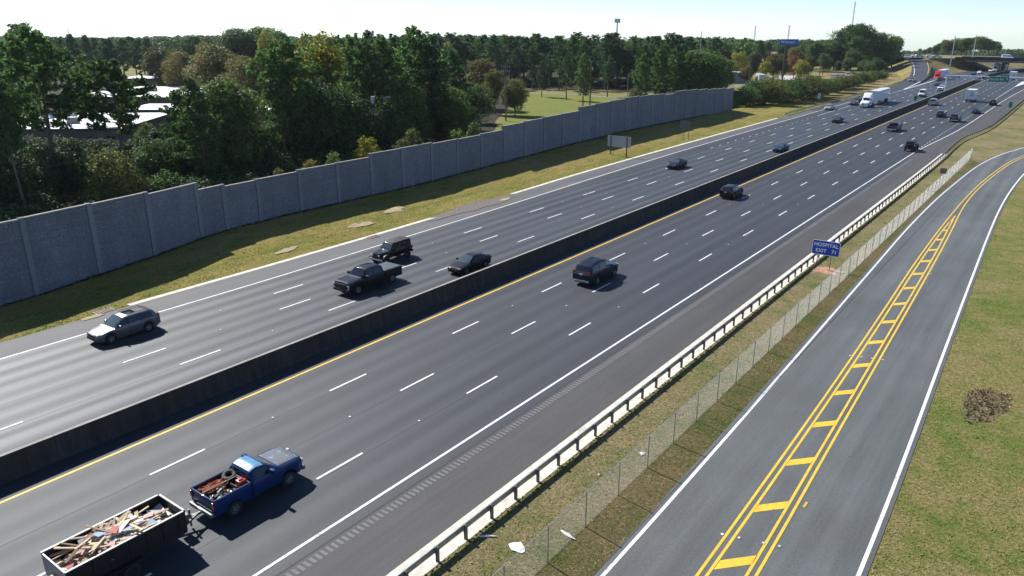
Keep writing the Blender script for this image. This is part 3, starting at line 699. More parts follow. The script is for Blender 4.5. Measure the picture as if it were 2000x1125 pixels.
# ---------------------------------------------------------------- trees
def leaf_mesh(name, pts, nrm, size, mat, rs, aspect=1.5):
    n = len(pts)
    u = rs.normal(size=(n, 3)); u -= nrm * (u * nrm).sum(1)[:, None]; u /= np.linalg.norm(u, axis=1)[:, None] + 1e-9
    v = np.cross(nrm, u)
    s = size * rs.uniform(.65, 1.35, n)[:, None]
    a = u * s * .5 * aspect; b = v * s * .5
    bend = nrm * s * .12
    V = np.stack([pts - a - bend, pts + b * .9, pts + a - bend, pts - b * .9], 1).reshape(-1, 3)
    me = bpy.data.meshes.new(name); me.vertices.add(4 * n); me.loops.add(4 * n); me.polygons.add(n)
    me.vertices.foreach_set('co', V.astype(np.float32).ravel())
    me.loops.foreach_set('vertex_index', np.arange(4 * n, dtype=np.int32))
    me.polygons.foreach_set('loop_start', np.arange(0, 4 * n, 4, dtype=np.int32))
    me.polygons.foreach_set('loop_total', np.full(n, 4, dtype=np.int32))
    me.materials.append(mat); me.update(calc_edges=True); me.validate()
    return me
def unit(v): return v / (np.linalg.norm(v, axis=-1, keepdims=True) + 1e-9)
def broad_tree(seed, H, Rr, base, nl, nleaf, size, mat, bark, oval=1.0, low=False):
    rs = np.random.RandomState(seed)
    ch = H - base; cz = base + ch * .5
    L = []
    while len(L) < nl:
        p = rs.uniform(-1, 1, 3)
        if np.linalg.norm(p) > 1: continue
        if low and p[2] < -.9: continue
        wz = 1 - .35 * max(0, p[2]) ** 2
        q = np.array([p[0] * Rr * .74 * wz, p[1] * Rr * .74 * wz, cz + p[2] * ch * .40])
        if all(np.linalg.norm((q - l[0]) / np.array([1, 1, oval])) > Rr * .34 for l in L) or rs.rand() < .06:
            L.append((q, Rr * rs.uniform(.26, .46)))
    per = nleaf // nl; P = []; N = []
    for c, r in L:
        d = unit(rs.normal(size=(per, 3)) + np.array([0, 0, .25]))
        rad = r * (rs.uniform(.45, 1.1, per) ** .6)[:, None]
        wob = 1 + .25 * np.sin(d[:, :1] * 5 + rs.rand() * 6) * np.cos(d[:, 1:2] * 4)
        p = c + d * rad * wob * np.array([1.08, 1.08, .82 * oval])
        P.append(p); N.append(unit(d * .8 + rs.normal(size=(per, 3)) * .75 + np.array([0, 0, .35])))
    P = np.concatenate(P); N = np.concatenate(N); k = P[:, 2] > (.1 if low else base * .7); P = P[k]; N = N[k]
    cr = leaf_mesh('crown', P, N, size, mat, rs)
    m = MB(); r0 = max(.10, H * .016)
    bx, by = rs.uniform(-.3, .3, 2)
    m.tube([(0, 0, -.2), (bx * .5, by * .5, base), (bx, by, cz), (bx, by, cz + ch * .3)], [r0 * 1.3, r0, r0 * .6, r0 * .25], 7)
    for c, r in L[:14]:
        z0 = base * .8 + (c[2] - base) * .45
        m.tube([(bx * .7, by * .7, max(.2, z0)), tuple((c + np.array([bx, by, z0])) / 2 + np.array([0, 0, .25])), tuple(c)], [r0 * .45, r0 * .3, r0 * .1], 5)
    return m.mesh('trunk', bark, 60), cr
def pine_tree(seed, H, Rr, base, nb, mat, bark, clump=17, sparse=1.0):
    rs = np.random.RandomState(seed); m = MB(); r0 = H * .0125
    w1, w2 = rs.uniform(-.5, .5, 2), rs.uniform(-.9, .9, 2)
    def axis(z):
        t = z / H; return np.array([w1[0] * math.sin(t * 3) + w2[0] * t * t, w1[1] * math.sin(t * 3) + w2[1] * t * t, z])
    m.tube([tuple(axis(z)) for z in np.linspace(-.2, H * .97, 9)], list(np.linspace(r0 * 1.25, .05, 9)), 7)
    P = []; N = []
    for i in range(nb):
        t = (i + rs.rand()) / nb; z = base + (H - base) * t ** .9
        prof = (1 - t ** 2.2) ** .8 * (.5 + .5 * min(1, t * 3.2)) * rs.uniform(.55, 1.15)
        L = Rr * max(.18, prof); az = i * 2.4 + rs.uniform(-.6, .6)
        o = axis(z); d = np.array([math.cos(az), math.sin(az), 0.0])
        rise = rs.uniform(-.05, .35) + .5 * t
        tip = o + d * L + np.array([0, 0, L * rise]); mid = o + d * L * .55 + np.array([0, 0, L * rise * .35])
        m.tube([tuple(o), tuple(mid), tuple(tip)], [r0 * .32, r0 * .2, .02], 4, cap=False)
        for k in range(int(max(4, L * 3.4) * sparse)):
            u = rs.uniform(.35, 1.05); c = (1 - u) ** 2 * o + 2 * u * (1 - u) * mid + u * u * tip + rs.normal(size=3) * np.array([.45, .45, .25]) * (.5 + L * .12)
            dd = unit(rs.normal(size=(clump, 3)) + np.array([0, 0, .35]) + d * .3)
            P.append(c + dd * rs.uniform(.12, .42, (clump, 1))); N.append(unit(np.cross(dd, rs.normal(size=(clump, 3)))))
    P = np.concatenate(P); N = np.concatenate(N)
    cr = leaf_mesh('crown', P, N, .27, mat, rs, aspect=1.8)
    return m.mesh('trunk', bark, 60), cr
TV = {}
TV['pine_a'] = (22, pine_tree(1, 22, 4.6, 8.5, 64, M_pine, M_bark))
TV['pine_b'] = (22, pine_tree(2, 22, 5.8, 10.5, 46, M_pine, M_bark, clump=19, sparse=1.15))
TV['pine_c'] = (22, pine_tree(3, 22, 4.4, 4.5, 84, M_pine2, M_bark))
TV['pine_d'] = (22, pine_tree(4, 22, 5.0, 7.0, 70, M_pine2, M_bark))
TV['pine_e'] = (22, pine_tree(5, 22, 5.6, 12.5, 40, M_pine, M_bark, clump=20, sparse=1.3))
TV['pine_f'] = (22, pine_tree(6, 22, 5.0, 9.5, 50, M_pine, M_bark, clump=20))
TV['pine_g'] = (22, pine_tree(7, 22, 4.8, 6.0, 74, M_pine2, M_bark, clump=16))
TV['leaf_e'] = (17, broad_tree(15, 17, 5.0, 2.2, 24, 12000, .27, M_green, M_bark2, oval=1.15))
TV['leaf_f'] = (14, broad_tree(16, 14, 5.4, 1.6, 28, 13000, .26, M_green, M_bark2))
TV['leaf_a'] = (16, broad_tree(11, 16, 5.6, 2.6, 26, 15000, .29, M_green, M_bark2))
TV['leaf_b'] = (18, broad_tree(12, 18, 4.2, 2.2, 26, 14000, .28, M_green, M_bark2, oval=1.35))
TV['leaf_c'] = (12, broad_tree(13, 12, 5.2, 1.6, 24, 13000, .26, M_green, M_bark2))
TV['leaf_d'] = (16, broad_tree(14, 16, 4.8, 2.0, 22, 10000, .26, M_green, M_bark2, oval=1.2))
TV['bush_a'] = (4.5, broad_tree(21, 4.5, 2.9, .25, 18, 5200, .20, M_dkgreen, M_bark2, low=True))
TV['bush_b'] = (4.5, broad_tree(22, 4.5, 3.4, .2, 20, 5200, .20, M_dkgreen, M_bark2, low=True))
TV['sapling'] = (8.0, broad_tree(23, 8.0, 2.4, .8, 14, 2600, .24, M_olive, M_bark2, oval=1.3))
NAME = {'pine_f': 'pine_tree', 'pine_g': 'pine_tree', 'leaf_e': 'broadleaf_tree', 'leaf_f': 'broadleaf_tree', 'pine_a': 'pine_tree', 'pine_b': 'pine_tree', 'pine_c': 'pine_tree', 'pine_d': 'pine_tree', 'pine_e': 'pine_tree', 'leaf_a': 'broadleaf_tree', 'leaf_b': 'broadleaf_tree', 'leaf_c': 'broadleaf_tree', 'leaf_d': 'broadleaf_tree', 'bush_a': 'bush', 'bush_b': 'bush', 'sapling': 'sapling'}
CAT = {'pine_tree': 'pine tree', 'broadleaf_tree': 'tree', 'bush': 'bush', 'sapling': 'sapling'}
tr = random.Random(5)
def tree(kind, px, fwd, ytop, label, mat=None, group=None, z=0.0, wide=1.0, h=None, XY=None):
    X, Y = XY if XY else at_depth(px, fwd, z + 8)
    hh = h
    if h is None: h = max(2.0, z_over(X, Y, ytop) - z)
    if XY is None and px < 1390:              # stand far enough back for the shadow to stay behind the wall
        k = 0
        while h > (wx(Y) - X) + 4.5 - .16 * h and k < 30: fwd += 1.5; k += 1; X, Y = at_depth(px, fwd, z + 8); h = hh or max(2.0, z_over(X, Y, ytop) - z)
    H, (tm, cm) = TV[kind]; s = h / H * (.965 if 'pine' in kind else 1.02)
    root = empty(NAME[kind], (X, Y, z), tr.uniform(0, 6.28)); root.scale = (s * wide * tr.uniform(.9, 1.12), s * wide * tr.uniform(.9, 1.12), s); root.rotation_euler.x = tr.gauss(0, .025); root.rotation_euler.y = tr.gauss(0, .025)
    tag(root, label, CAT[NAME[kind]], group)
    link('trunk', tm, root); c = link('crown', cm, root)
    if mat is not None:
        c.material_slots[0].link = 'OBJECT'; c.material_slots[0].material = mat
    return root
# --- single trees one can point to, from left to right
T = tree
T('pine_b', 92, 92, 52, 'tall dark pine with twin looking trunk, biggest at far left before the white roofs', wide=1.15)
T('pine_e', 236, 84, 117, 'leaning pine with bare pale trunk in front of the white apartment roofs', wide=1.1)
T('pine_e', 2, 80, 128, 'bright green pine cut by the left edge of the photo', M_pine, wide=.95)
T('pine_e', 40, 76, 150, 'slender pine with a bare leaning trunk near the left edge', wide=.8)
T('pine_d', 78, 180, 44, 'bluish pine standing highest against the sky at far left', wide=1.5)
T('leaf_a', 10, 175, 62, 'dark round tree behind the pines at the left edge', M_dkgreen)
T('pine_b', 575, 104, 74, 'big dark rounded pine left of the bright yellow green tree', wide=1.15)
T('pine_a', 545, 112, 120, 'smaller pine leaning beside the big dark rounded pine')
T('leaf_b', 630, 140, 57, 'bright yellow green tree, tallest autumn tree of the left wood', M_gold, wide=1.15)
T('leaf_b', 606, 200, 60, 'golden tree top behind the big dark rounded pine', M_gold)
T('leaf_d', 317, 260, 82, 'yellow green oval tree behind the white roofs', M_olive)
T('leaf_c', 352, 250, 98, 'low orange tinted tree just behind the farthest white roof', M_orange, wide=1.0)
T('leaf_a', 379, 330, 62, 'near black round tree standing alone before the far ridge', M_dkgreen, wide=.95)
T('leaf_d', 408, 300, 74, 'rust tinged tree left of the big green dome of trees', M_orange)
T('leaf_a', 470, 330, 48, 'broad green crown on the left of the big dome of trees', M_dkgreen, wide=1.25)
T('leaf_a', 512, 335, 45, 'broad green crown at the top of the big dome of trees', M_green, wide=1.3)
T('leaf_a', 548, 320, 55, 'broad green crown on the right of the big dome of trees', M_dkgreen, wide=1.1)
T('leaf_b', 531, 280, 57, 'small yellow tree in front of the big dome of trees', M_gold, wide=.8)
T('leaf_d', 524, 190, 88, 'bright yellow sapling crown left of the dark pine', M_gold, wide=.7)
T('leaf_c', 432, 220, 85, 'thin olive tree with grey bare twigs below the green dome', M_olive, wide=1.1)
T('leaf_d', 470, 200, 98, 'rust brown tree with bare twigs below the green dome', M_orange, wide=1.1)
T('leaf_d', 497, 170, 100, 'olive yellow tree between the brown tree and the dark pine', M_olive)
T('leaf_a', 455, 104, 138, 'leafy green tree with upright shoots in the middle of the left wood', M_green, wide=.9)
T('pine_c', 395, 96, 152, 'bright green young pine over the second white roof', M_pine, wide=1.0)
T('pine_c', 352, 100, 176, 'short bright pine beside the young pine over the white roof', M_pine, wide=1.0)
T('leaf_d', 660, 118, 186, 'small yellow topped tree behind the wall left of the lamp pole', M_olive, wide=1.05)
T('leaf_f', 215, 82, 285, 'low golden brown shrub tree below the pale leaning pine', M_olive, wide=1.0)
T('pine_a', 700, 150, 66, 'pine with a rust edge right of the bright yellow green tree', M_pine)
T('pine_d', 722, 185, 58, 'dark pine top rising behind the middle pines')
T('pine_b', 712, 128, 80, 'left one of the three tall pines by the lamp pole', wide=.95)
T('pine_a', 760, 132, 68, 'middle one of the three tall pines by the lamp pole', wide=1.1)
T('pine_b', 808, 140, 52, 'highest pine in the middle of the left wood with yellow shoots', wide=1.1)
T('pine_d', 826, 134, 80, 'broad pine right of the highest middle pine', wide=1.1)
T('pine_c', 884, 150, 98, 'full pine before the meadow pines with a pale left flank', wide=1.05)
T('leaf_b', 870, 300, 80, 'yellow tipped tree far back between two pine groups', M_gold)
T('leaf_d', 940, 222, 105, 'sparse orange brown tree beside the double armed power pole', M_orange, wide=1.05)
T('leaf_d', 966, 208, 126, 'yellow green pointed tree touching the double armed power pole', M_olive, wide=.8)
T('leaf_c', 1006, 204, 153, 'grey green round tree beside the meadow', M_olive, wide=.95)
T('leaf_f', 918, 172, 160, 'big dark leafy thicket tree left of the meadow', M_green, wide=1.25)
T('leaf_f', 862, 140, 186, 'dark thicket tree behind the wall with pale sunlit leaves', M_dkgreen, wide=1.2)
T('pine_c', 1058, 0, 118, 'lone small pine on the meadow, left of the two', M_pine, XY=at(1058, 189))
T('pine_a', 1107, 0, 108, 'meadow pine on the lawn, right of the lone small pine', M_pine, XY=at(1106, 195), wide=1.15)
T('pine_c', 1140, 230, 104, 'thin light green tree behind the meadow pine', M_green)
T('pine_a', 1186, 0, 112, 'meadow tree with low branches behind the tall pole', M_pine2, XY=at(1186, 189), wide=1.2)
T('leaf_c', 1241, 214, 172, 'pale olive shrub beside the street lamp over the wall', M_olive)
# --- pine rows behind the meadow
for px in range(858, 1345, 21):
    T('pine_' + tr.choice('acdfg'), px + tr.uniform(-7, 7), tr.uniform(300, 345), tr.uniform(61, 73), 'dark pine in the long row behind the meadow', tr.choice([M_pine, M_pine2]), 'pines in the row behind the meadow', wide=1.5)
for px in range(1020, 1340, 26):
    T('pine_' + tr.choice('abdf'), px + tr.uniform(-8, 8), tr.uniform(290, 304), tr.uniform(84, 108), 'lower pine along the footpath behind the meadow', tr.choice([M_pine, M_pine2]), 'lower pines along the footpath', wide=1.1)
for px, y, lb in ((1255, 104, 'dark full pine just right of the street lamp'), (1290, 96, 'dark full pine behind the stepped down wall panel'), (1322, 88, 'dark full pine behind the tallest far wall panels'), (1350, 92, 'dark round tree left of the slim white light pole'), (1376, 98, 'dark round tree in front of the slim white light pole')):
    T('leaf_a' if px > 1340 else 'pine_c', px, 218 + (px - 1250) * .12, y, lb, M_dkgreen if px > 1340 else M_pine, None, wide=1.2)
for px, f, y in ((1378, 244, 108), (1400, 250, 118), (1412, 262, 104), (1366, 262, 86), (1392, 280, 92)):
    T('leaf_d', px, f, y, 'green leafy tree beyond the end of the wall', M_green, 'leafy trees beyond the wall end', wide=1.15)
for px in range(850, 1350, 24):
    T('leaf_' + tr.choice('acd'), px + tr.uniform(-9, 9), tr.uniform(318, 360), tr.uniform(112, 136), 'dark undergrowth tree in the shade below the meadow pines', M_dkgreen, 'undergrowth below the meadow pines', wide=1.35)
for px in range(846, 1400, 26):
    T('pine_' + tr.choice('cdg'), px + tr.uniform(-9, 9), tr.uniform(355, 390), tr.uniform(64, 76), 'bluish pine in the second row deep behind the meadow', M_pine2, 'second pine row behind the meadow', wide=1.6)
for px in range(1000, 1345, 13):
    T('bush_' + tr.choice('ab'), px + tr.uniform(-5, 5), tr.uniform(306, 318), tr.uniform(148, 160), 'low dark bush under the pine row behind the meadow', M_dkgreen, 'bushes under the meadow pines', wide=1.3)
# --- left wood, second rank
for px in list(range(128, 300, 19)):
    T('pine_' + tr.choice('cdg'), px + tr.uniform(-6, 6), tr.uniform(290, 340), tr.uniform(66, 76), 'bluish pine in the row behind the white roofs', M_pine2, 'pines in the row behind the white roofs', wide=1.25)
for px in range(672, 870, 22):
    T('pine_' + tr.choice('acdfg'), px + tr.uniform(-8, 8), tr.uniform(160, 215), tr.uniform(66, 84), 'dark pine deep in the middle of the left wood', tr.choice([M_pine, M_pine2, M_dkgreen]), 'pines deep in the middle wood', wide=1.1)
for px in range(560, 900, 30):
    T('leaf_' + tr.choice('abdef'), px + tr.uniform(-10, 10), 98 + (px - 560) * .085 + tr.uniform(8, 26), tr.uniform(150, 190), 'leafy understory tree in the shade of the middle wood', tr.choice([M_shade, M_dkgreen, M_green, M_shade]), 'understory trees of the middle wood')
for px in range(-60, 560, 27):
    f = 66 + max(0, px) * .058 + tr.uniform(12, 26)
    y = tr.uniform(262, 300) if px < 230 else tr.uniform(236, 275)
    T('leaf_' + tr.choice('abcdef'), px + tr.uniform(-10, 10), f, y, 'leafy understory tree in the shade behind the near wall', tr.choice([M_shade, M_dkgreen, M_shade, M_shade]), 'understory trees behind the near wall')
for px in range(300, 560, 34):
    T('leaf_' + tr.choice('bd'), px + tr.uniform(-8, 8), 96 + (px - 300) * .06 + tr.uniform(4, 14), tr.uniform(212, 240), 'half shaded leafy tree between the white roofs and the wall', tr.choice([M_green, M_dkgreen]), 'leafy trees before the second white roof')
for px in range(-20, 240, 36):
    T('leaf_c', px + tr.uniform(-6, 6), tr.uniform(172, 200), tr.uniform(196, 215), 'small tree on the lawn between the white roofs', tr.choice([M_green, M_olive, M_dkgreen]), 'small trees between the white roofs', wide=.8)
# --- bushes behind the wall
for i in range(46):
    px = -60 + i * 24 + tr.uniform(-8, 8); k = wall_foot(min(max(px, -40), 1400))
    d0 = tr.uniform(6.0, 10.0)
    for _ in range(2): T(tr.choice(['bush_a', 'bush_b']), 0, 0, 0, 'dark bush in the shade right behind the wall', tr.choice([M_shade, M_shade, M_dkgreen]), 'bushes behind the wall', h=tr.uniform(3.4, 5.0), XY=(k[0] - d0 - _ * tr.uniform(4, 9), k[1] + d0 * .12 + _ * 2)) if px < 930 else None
for px, hh, mt, lb in ((575, 5.6, M_olive, 'low pale weed clump at the wall top near the left stepped panels'), (645, 5.9, M_orange, 'rusty leaved sapling over the middle of the wall'), (690, 6.4, M_green, 'green sapling over the wall just right of the rusty one'), (752, 7.8, M_gold, 'upright yellow green sapling standing alone over the wall'), (830, 8.2, M_olive, 'twiggy olive sapling with upright shoots over the wall'), (925, 6.8, M_green, 'low green sapling at the wall before the meadow'), (960, 7.4, M_green, 'green sapling at the corner where the meadow meets the wall')):
    k = wall_foot(px); T('sapling', 0, 0, 0, lb, mt, None, h=hh + .6, XY=(k[0] - 3.2, k[1] + .3), wide=.8)
# --- shrub belt on the bank beyond the wall
for i, (px, f, y) in enumerate(((1440, 222, 178), (1462, 226, 172), (1480, 232, 160), (1500, 232, 158), (1518, 240, 166), (1536, 238, 170), (1552, 242, 158), (1574, 250, 150), (1590, 256, 152), (1605, 262, 156), (1622, 270, 158), (1640, 280, 150), (1655, 290, 152), (1670, 300, 148), (1684, 312, 143), (1700, 326, 142), (1714, 340, 139), (1728, 352, 139), (1566, 258, 156), (1510, 246, 152))):
    T('bush_' + 'ab'[i % 2], px, f, y, 'dense shrub in the belt along the dry bank beyond the wall', [M_dkgreen, M_green, M_dkgreen, M_olive][i % 4], 'shrubs along the dry bank', wide=1.15)
T('bush_b', 1652, 296, 149, 'rust red shrub near the upper end of the shrub belt', M_redl)
# --- autumn trees round the parking lot
for kd, px, f, y, mt, lb in (
    ('leaf_a', 1418, 352, 96, M_olive, 'pale olive tree left of the golden trees'), ('leaf_d', 1441, 345, 96, M_gold, 'golden oval tree, brightest beside the parking lot'),
    ('leaf_b', 1472, 352, 97, M_olive, 'tall olive green tree right of the golden oval tree'), ('leaf_c', 1460, 330, 128, M_orange, 'low orange brown tree before the olive green tree'),
    ('leaf_c', 1412, 335, 112, M_redl, 'dull red tree half hidden left of the golden tree'), ('leaf_d', 1497, 345, 116, M_gold, 'small round golden tree at the parking lot edge'),
    ('leaf_c', 1514, 352, 104, M_orange, 'orange brown crown beside the tall sign post'), ('leaf_d', 1531, 352, 112, M_olive, 'thin brownish tree behind the tall sign post'),
    ('leaf_a', 1553, 385, 88, M_orange, 'orange topped tree right of the blue sign'), ('leaf_c', 1554, 360, 108, M_redl, 'small red orange tree between the olive trees'),
    ('leaf_c', 1566, 352, 116, M_gold, 'yellow green tree on the bare ground right of the red tree'), ('leaf_d', 1583, 362, 106, M_olive, 'olive tree at the bend of the service road'),
    ('leaf_d', 1610, 390, 100, M_green, 'thin green tree before the dark wood by the service road'), ('leaf_a', 1590, 420, 78, M_green, 'green tree behind the olive trees right of the blue sign')):
    T(kd, px, f, y, lb, mt)
# --- wood behind and the big clump by the ramp
for px in range(1425, 1640, 20):
    T('leaf_a' if tr.random() < .6 else 'pine_c', px + tr.uniform(-6, 6), tr.uniform(430, 480), tr.uniform(69, 84), 'dark green tree in the wood behind the autumn trees', tr.choice([M_dkgreen, M_green, M_pine2]), 'wood behind the autumn trees', wide=1.3)
for px, f, y, w_ in ((1655, 440, 42, 1.2), (1680, 432, 44, 1.1), (1700, 446, 58, 1.0), (1722, 430, 62, 1.0), (1745, 440, 66, .95), (1632, 440, 72, 1.1), (1712, 425, 84, 1.0), (1665, 420, 92, 1.0), (1738, 432, 96, .9), (1690, 425, 88, 1.0)):
    T('leaf_' + tr.choice('abef'), px, f, y, 'large green tree in the high clump beside the on-ramp', tr.choice([M_green, M_green, M_dkgreen]), 'high clump beside the on-ramp', wide=w_ * 1.1)
for px, f, y in ((1700, 392, 118), (1714, 385, 112), (1730, 395, 122), (1690, 402, 116), (1658, 405, 112), (1640, 410, 118), (1622, 420, 112)):
    T('leaf_c', px, f, y, 'bushy tree at the foot of the high clump by the ramp', tr.choice([M_green, M_dkgreen]), 'bushy trees at the foot of the high clump')
for px in list(range(1800, 1956, 9)):
    y = 94 - 24 * math.exp(-((px - 1905) / 52) ** 2) - 10 * math.exp(-((px - 1850) / 20) ** 2) + tr.uniform(-2, 3)
    T('leaf_' + tr.choice('abef'), px, tr.uniform(545, 600), y, 'green tree on the rise behind the overpass', tr.choice([M_green, M_dkgreen, M_green, M_olive]), 'trees behind the overpass', z=4.5, wide=1.35)
# --- far wooded ridges, one mass each
def ridge(name, f0, f1, px0, px1, n, ytop_fn, mat, zb):
    rs = np.random.RandomState(int(f0)); P = []; N = []
    for i in range(n):
        f = rs.uniform(f0, f1); px = rs.uniform(px0, px1); X, Y = at_depth(px, f, 0)
        g = gh(X, Y); zt = z_over(X, Y, ytop_fn(px) + rs.uniform(-1.5, 5)); r = rs.uniform(4.0, 7.0)
        zt = max(zt, g + 6); k = 150
        d = unit(rs.normal(size=(k, 3)) + np.array([0, 0, .5])); c = np.array([X, Y, zt - r])
        P.append(c + d * r * np.array([1, 1, 1.0]) * rs.uniform(.7, 1.05, (k, 1))); N.append(unit(d + rs.normal(size=(k, 3)) * .6))
        k2 = 50; q = np.stack([X + rs.normal(size=k2) * r * .6, Y + rs.normal(size=k2) * r * .6, rs.uniform(g, max(g + 1, zt - r), k2)], 1)
        P.append(q); N.append(unit(rs.normal(size=(k2, 3))))
    o = link(name, leaf_mesh(name, np.concatenate(P), np.concatenate(N), 1.35 if f0 < 900 else 2.2, mat, rs, 1.2)); o['kind'] = 'stuff'
    return o
ridge('far_wood', 520, 760, -80, 660, 420, lambda x: 74 - 2 * math.sin(x * .02), M_dkgreen, 0)
ridge('far_wood', 420, 640, 560, 1460, 420, lambda x: 78 + 4 * math.sin(x * .017), M_dkgreen, 0)
ridge('far_wood', 640, 800, 1330, 1700, 220, lambda x: 78, M_dkgreen, 0)
ridge('far_wood', 1000, 1500, 1640, 2120, 700, lambda x: 99 + 2 * math.sin(x * .05), M_dkgreen, 0)
ridge('far_wood', 1100, 1600, -120, 1000, 520, lambda x: 71.5 + 1.5 * math.sin(x * .011), M_dkgreen, 0)

# ---------------------------------------------------------------- low apartment buildings with white flat roofs
M_roof = plain('white_roof_membrane', (0.78, 0.78, 0.77), 0.7, var=.06, scale=.4)
M_bwall = plain('brown_stucco', (0.16, 0.125, 0.10), 0.9, var=.15)
M_gravel = plain('roof_edge_trim', (0.05, 0.05, 0.055), 0.8)
def flats(px0, px1, f, deep, z, label, skew, ac):
    a = Vector(at_depth(px0, f, z) + (0,)); b = Vector(at_depth(px1, f + skew, z) + (0,)); d = b - a; L = d.length; rz = math.atan2(d.y, d.x)
    root = empty('apartment_building', a, rz); tag(root, label, 'building', 'low apartment buildings with white roofs')
    m = MB(); m.box((L / 2, deep / 2, (z - .35) / 2), (L, deep, z - .35)); m.build('wall', M_bwall, root)
    m = MB(); m.box((L / 2, deep / 2, z - .15), (L + 1.0, deep + 1.0, .3)); rf_ = m.build('roof', M_gravel, root)
    m = MB(); m.box((L / 2, deep / 2, z + .012), (L + .8, deep + .8, .05)); m.build('roof_membrane', M_roof, rf_)
    for x, y in ac:
        m = MB(); m.box((0, 0, .55), (1.9, 1.4, 1.1)); m.box((0, 0, 1.13), (1.2, 1.2, .1)); m.build('air_conditioner', M_dsteel, rf_, (L * x, deep * y, z + .03))
    k = int(L / 4)
    for i in range(k):
        m = MB(); m.box((0, 0, 0), (1.5, .08, 1.2)); m.build('window', M_glass, root, ((i + .5) * L / k, -.03, z * .5))
flats(-40, 236, 142, 27, 4.2, 'nearest white roofed apartment block seen through the left pines', 2, ((.52, .3), (.78, .5)))
flats(128, 380, 212, 36, 4.4, 'long white roofed block behind the second pine trunk', -4, ((.4, .5), (.6, .6), (.8, .4)))
flats(232, 400, 286, 24, 4.6, 'farthest white roofed block below the orange tinted trees', 0, ((.5, .4), (.62, .5), (.75, .5)))
flats(240, 375, 180, 14, 4.0, 'short white roofed block left of the leafy green tree', 0, ())
flats(405, 566, 182, 16, 4.0, 'white roofed block seen in slivers left of the dark pine trunk', -6, ((.6, .5),))
flats(612, 668, 205, 14, 4.6, 'small grey roofed block beside the yellow topped small tree', 0, ())
for i, px in enumerate(range(-10, 250, 26)):
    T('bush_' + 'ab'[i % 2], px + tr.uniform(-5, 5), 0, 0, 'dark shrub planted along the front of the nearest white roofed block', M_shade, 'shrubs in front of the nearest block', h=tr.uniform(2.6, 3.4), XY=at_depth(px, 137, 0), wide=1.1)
# lawn patches between the blocks
m = MB(); m.add([p + (-.015,) for p in wp([(0, 238), (0, 226), (170, 222), (170, 232)])], [(0, 1, 2, 3)]); tag(m.build('lawn_patch', M_lawn), kind=ST)
m = MB(); m.add([p + (-.015,) for p in wp([(632, 245), (628, 215), (668, 212), (672, 240)])], [(0, 1, 2, 3)]); tag(m.build('driveway', M_oldramp), kind=ST)
# ---------------------------------------------------------------- signs, poles, wires
def text_mesh(body, size, mat, name='lettering', sx=1.0, bold=0.0):
    cu = bpy.data.curves.new('txt', 'FONT'); cu.body = body; cu.size = size; cu.extrude = 0.004; cu.align_x = 'CENTER'; cu.align_y = 'CENTER'; cu.offset = bold; cu.space_character = 1.08
    o = bpy.data.objects.new('txt', cu); COL.objects.link(o)
    dg = bpy.context.evaluated_depsgraph_get(); me = bpy.data.meshes.new_from_object(o.evaluated_get(dg))
    bpy.data.objects.remove(o); bpy.data.curves.remove(cu)
    me.name = name; me.materials.clear(); me.materials.append(mat)
    if sx != 1: me.transform(Matrix.Diagonal((sx, 1, 1, 1)))
    return me
M_sblue = plain('blue_sign_sheeting', (0.012, 0.05, 0.42), 0.5)
M_sgreen = plain('green_sign_sheeting', (0.004, 0.20, 0.12), 0.5)
M_swhite = plain('white_sign_legend', (0.82, 0.85, 0.88), 0.5)
M_sback = plain('sign_back_aluminium', (0.50, 0.53, 0.56), 0.55, 0.2)
M_sorange = plain('orange_sign_sheeting', (0.80, 0.16, 0.03), 0.5)
M_wmblue = plain('store_sign_blue', (0.01, 0.10, 0.42), 0.4)
def rounded_plate(wd, ht, r, th):             # in XZ, facing -Y
    m = MB(); pts = []
    for cx, cz, a0 in ((wd / 2 - r, ht / 2 - r, 0), (-wd / 2 + r, ht / 2 - r, 90), (-wd / 2 + r, -ht / 2 + r, 180), (wd / 2 - r, -ht / 2 + r, 270)):
        for k in range(5):
            a = R(a0 + k * 22.5); pts.append((cx + r * math.cos(a), cz + r * math.sin(a)))
    n = len(pts)
    m.v = [(x, -th / 2, z) for x, z in pts] + [(x, th / 2, z) for x, z in pts]
    m.f = [tuple(range(n)), tuple(range(2 * n - 1, n - 1, -1))] + [(i + n, (i + 1) % n + n, (i + 1) % n, i) for i in range(n)]
    m.m = [0] * len(m.f); return m
def letters(parent, body, size, mat, x, z, y, sx=1.0, bold=0.0):
    return link('lettering', text_mesh(body, size, mat, sx=sx, bold=bold), parent, (x, y, z), (math.pi / 2, 0, 0))
# hospital sign
hs = empty('hospital_sign', (-17.45, 73.6, 0)); tag(hs, 'blue hospital exit sign on two thin posts behind the guard rail', 'sign')
pl = rounded_plate(2.55, 1.42, .16, .03).build('sign_plate', M_swhite, hs, (0, 0, 2.08))
rounded_plate(2.45, 1.32, .14, .03).build('sign_face', M_sblue, pl, (0, -.004, 0))
letters(hs, 'HOSPITAL', .50, M_swhite, 0, 2.36, -.024, .93, .012); letters(hs, 'EXIT   71', .48, M_swhite, .05, 1.78, -.024, .95, .012)
for x in (-.68, .55):
    m = MB(); m.box((0, .05, 1.3), (.06, .06, 2.7)); m.build('post', M_dsteel, hs, (x, 0, 0))
m = MB(); 
for k in range(14):
    a = k / 14 * 6.28; q = 1 + .25 * math.sin(k * 2.3); m.v.append((1.5 * q * math.cos(a), 1.1 * q * math.sin(a), 0))
m.f = [tuple(range(14))]; m.m = [0]
tag(m.build('bare_clay', plain('red_clay', (0.42, 0.24, 0.15), .95, var=.3, scale=2), None, (-17.1, 73.4, -.012)), kind=ST)
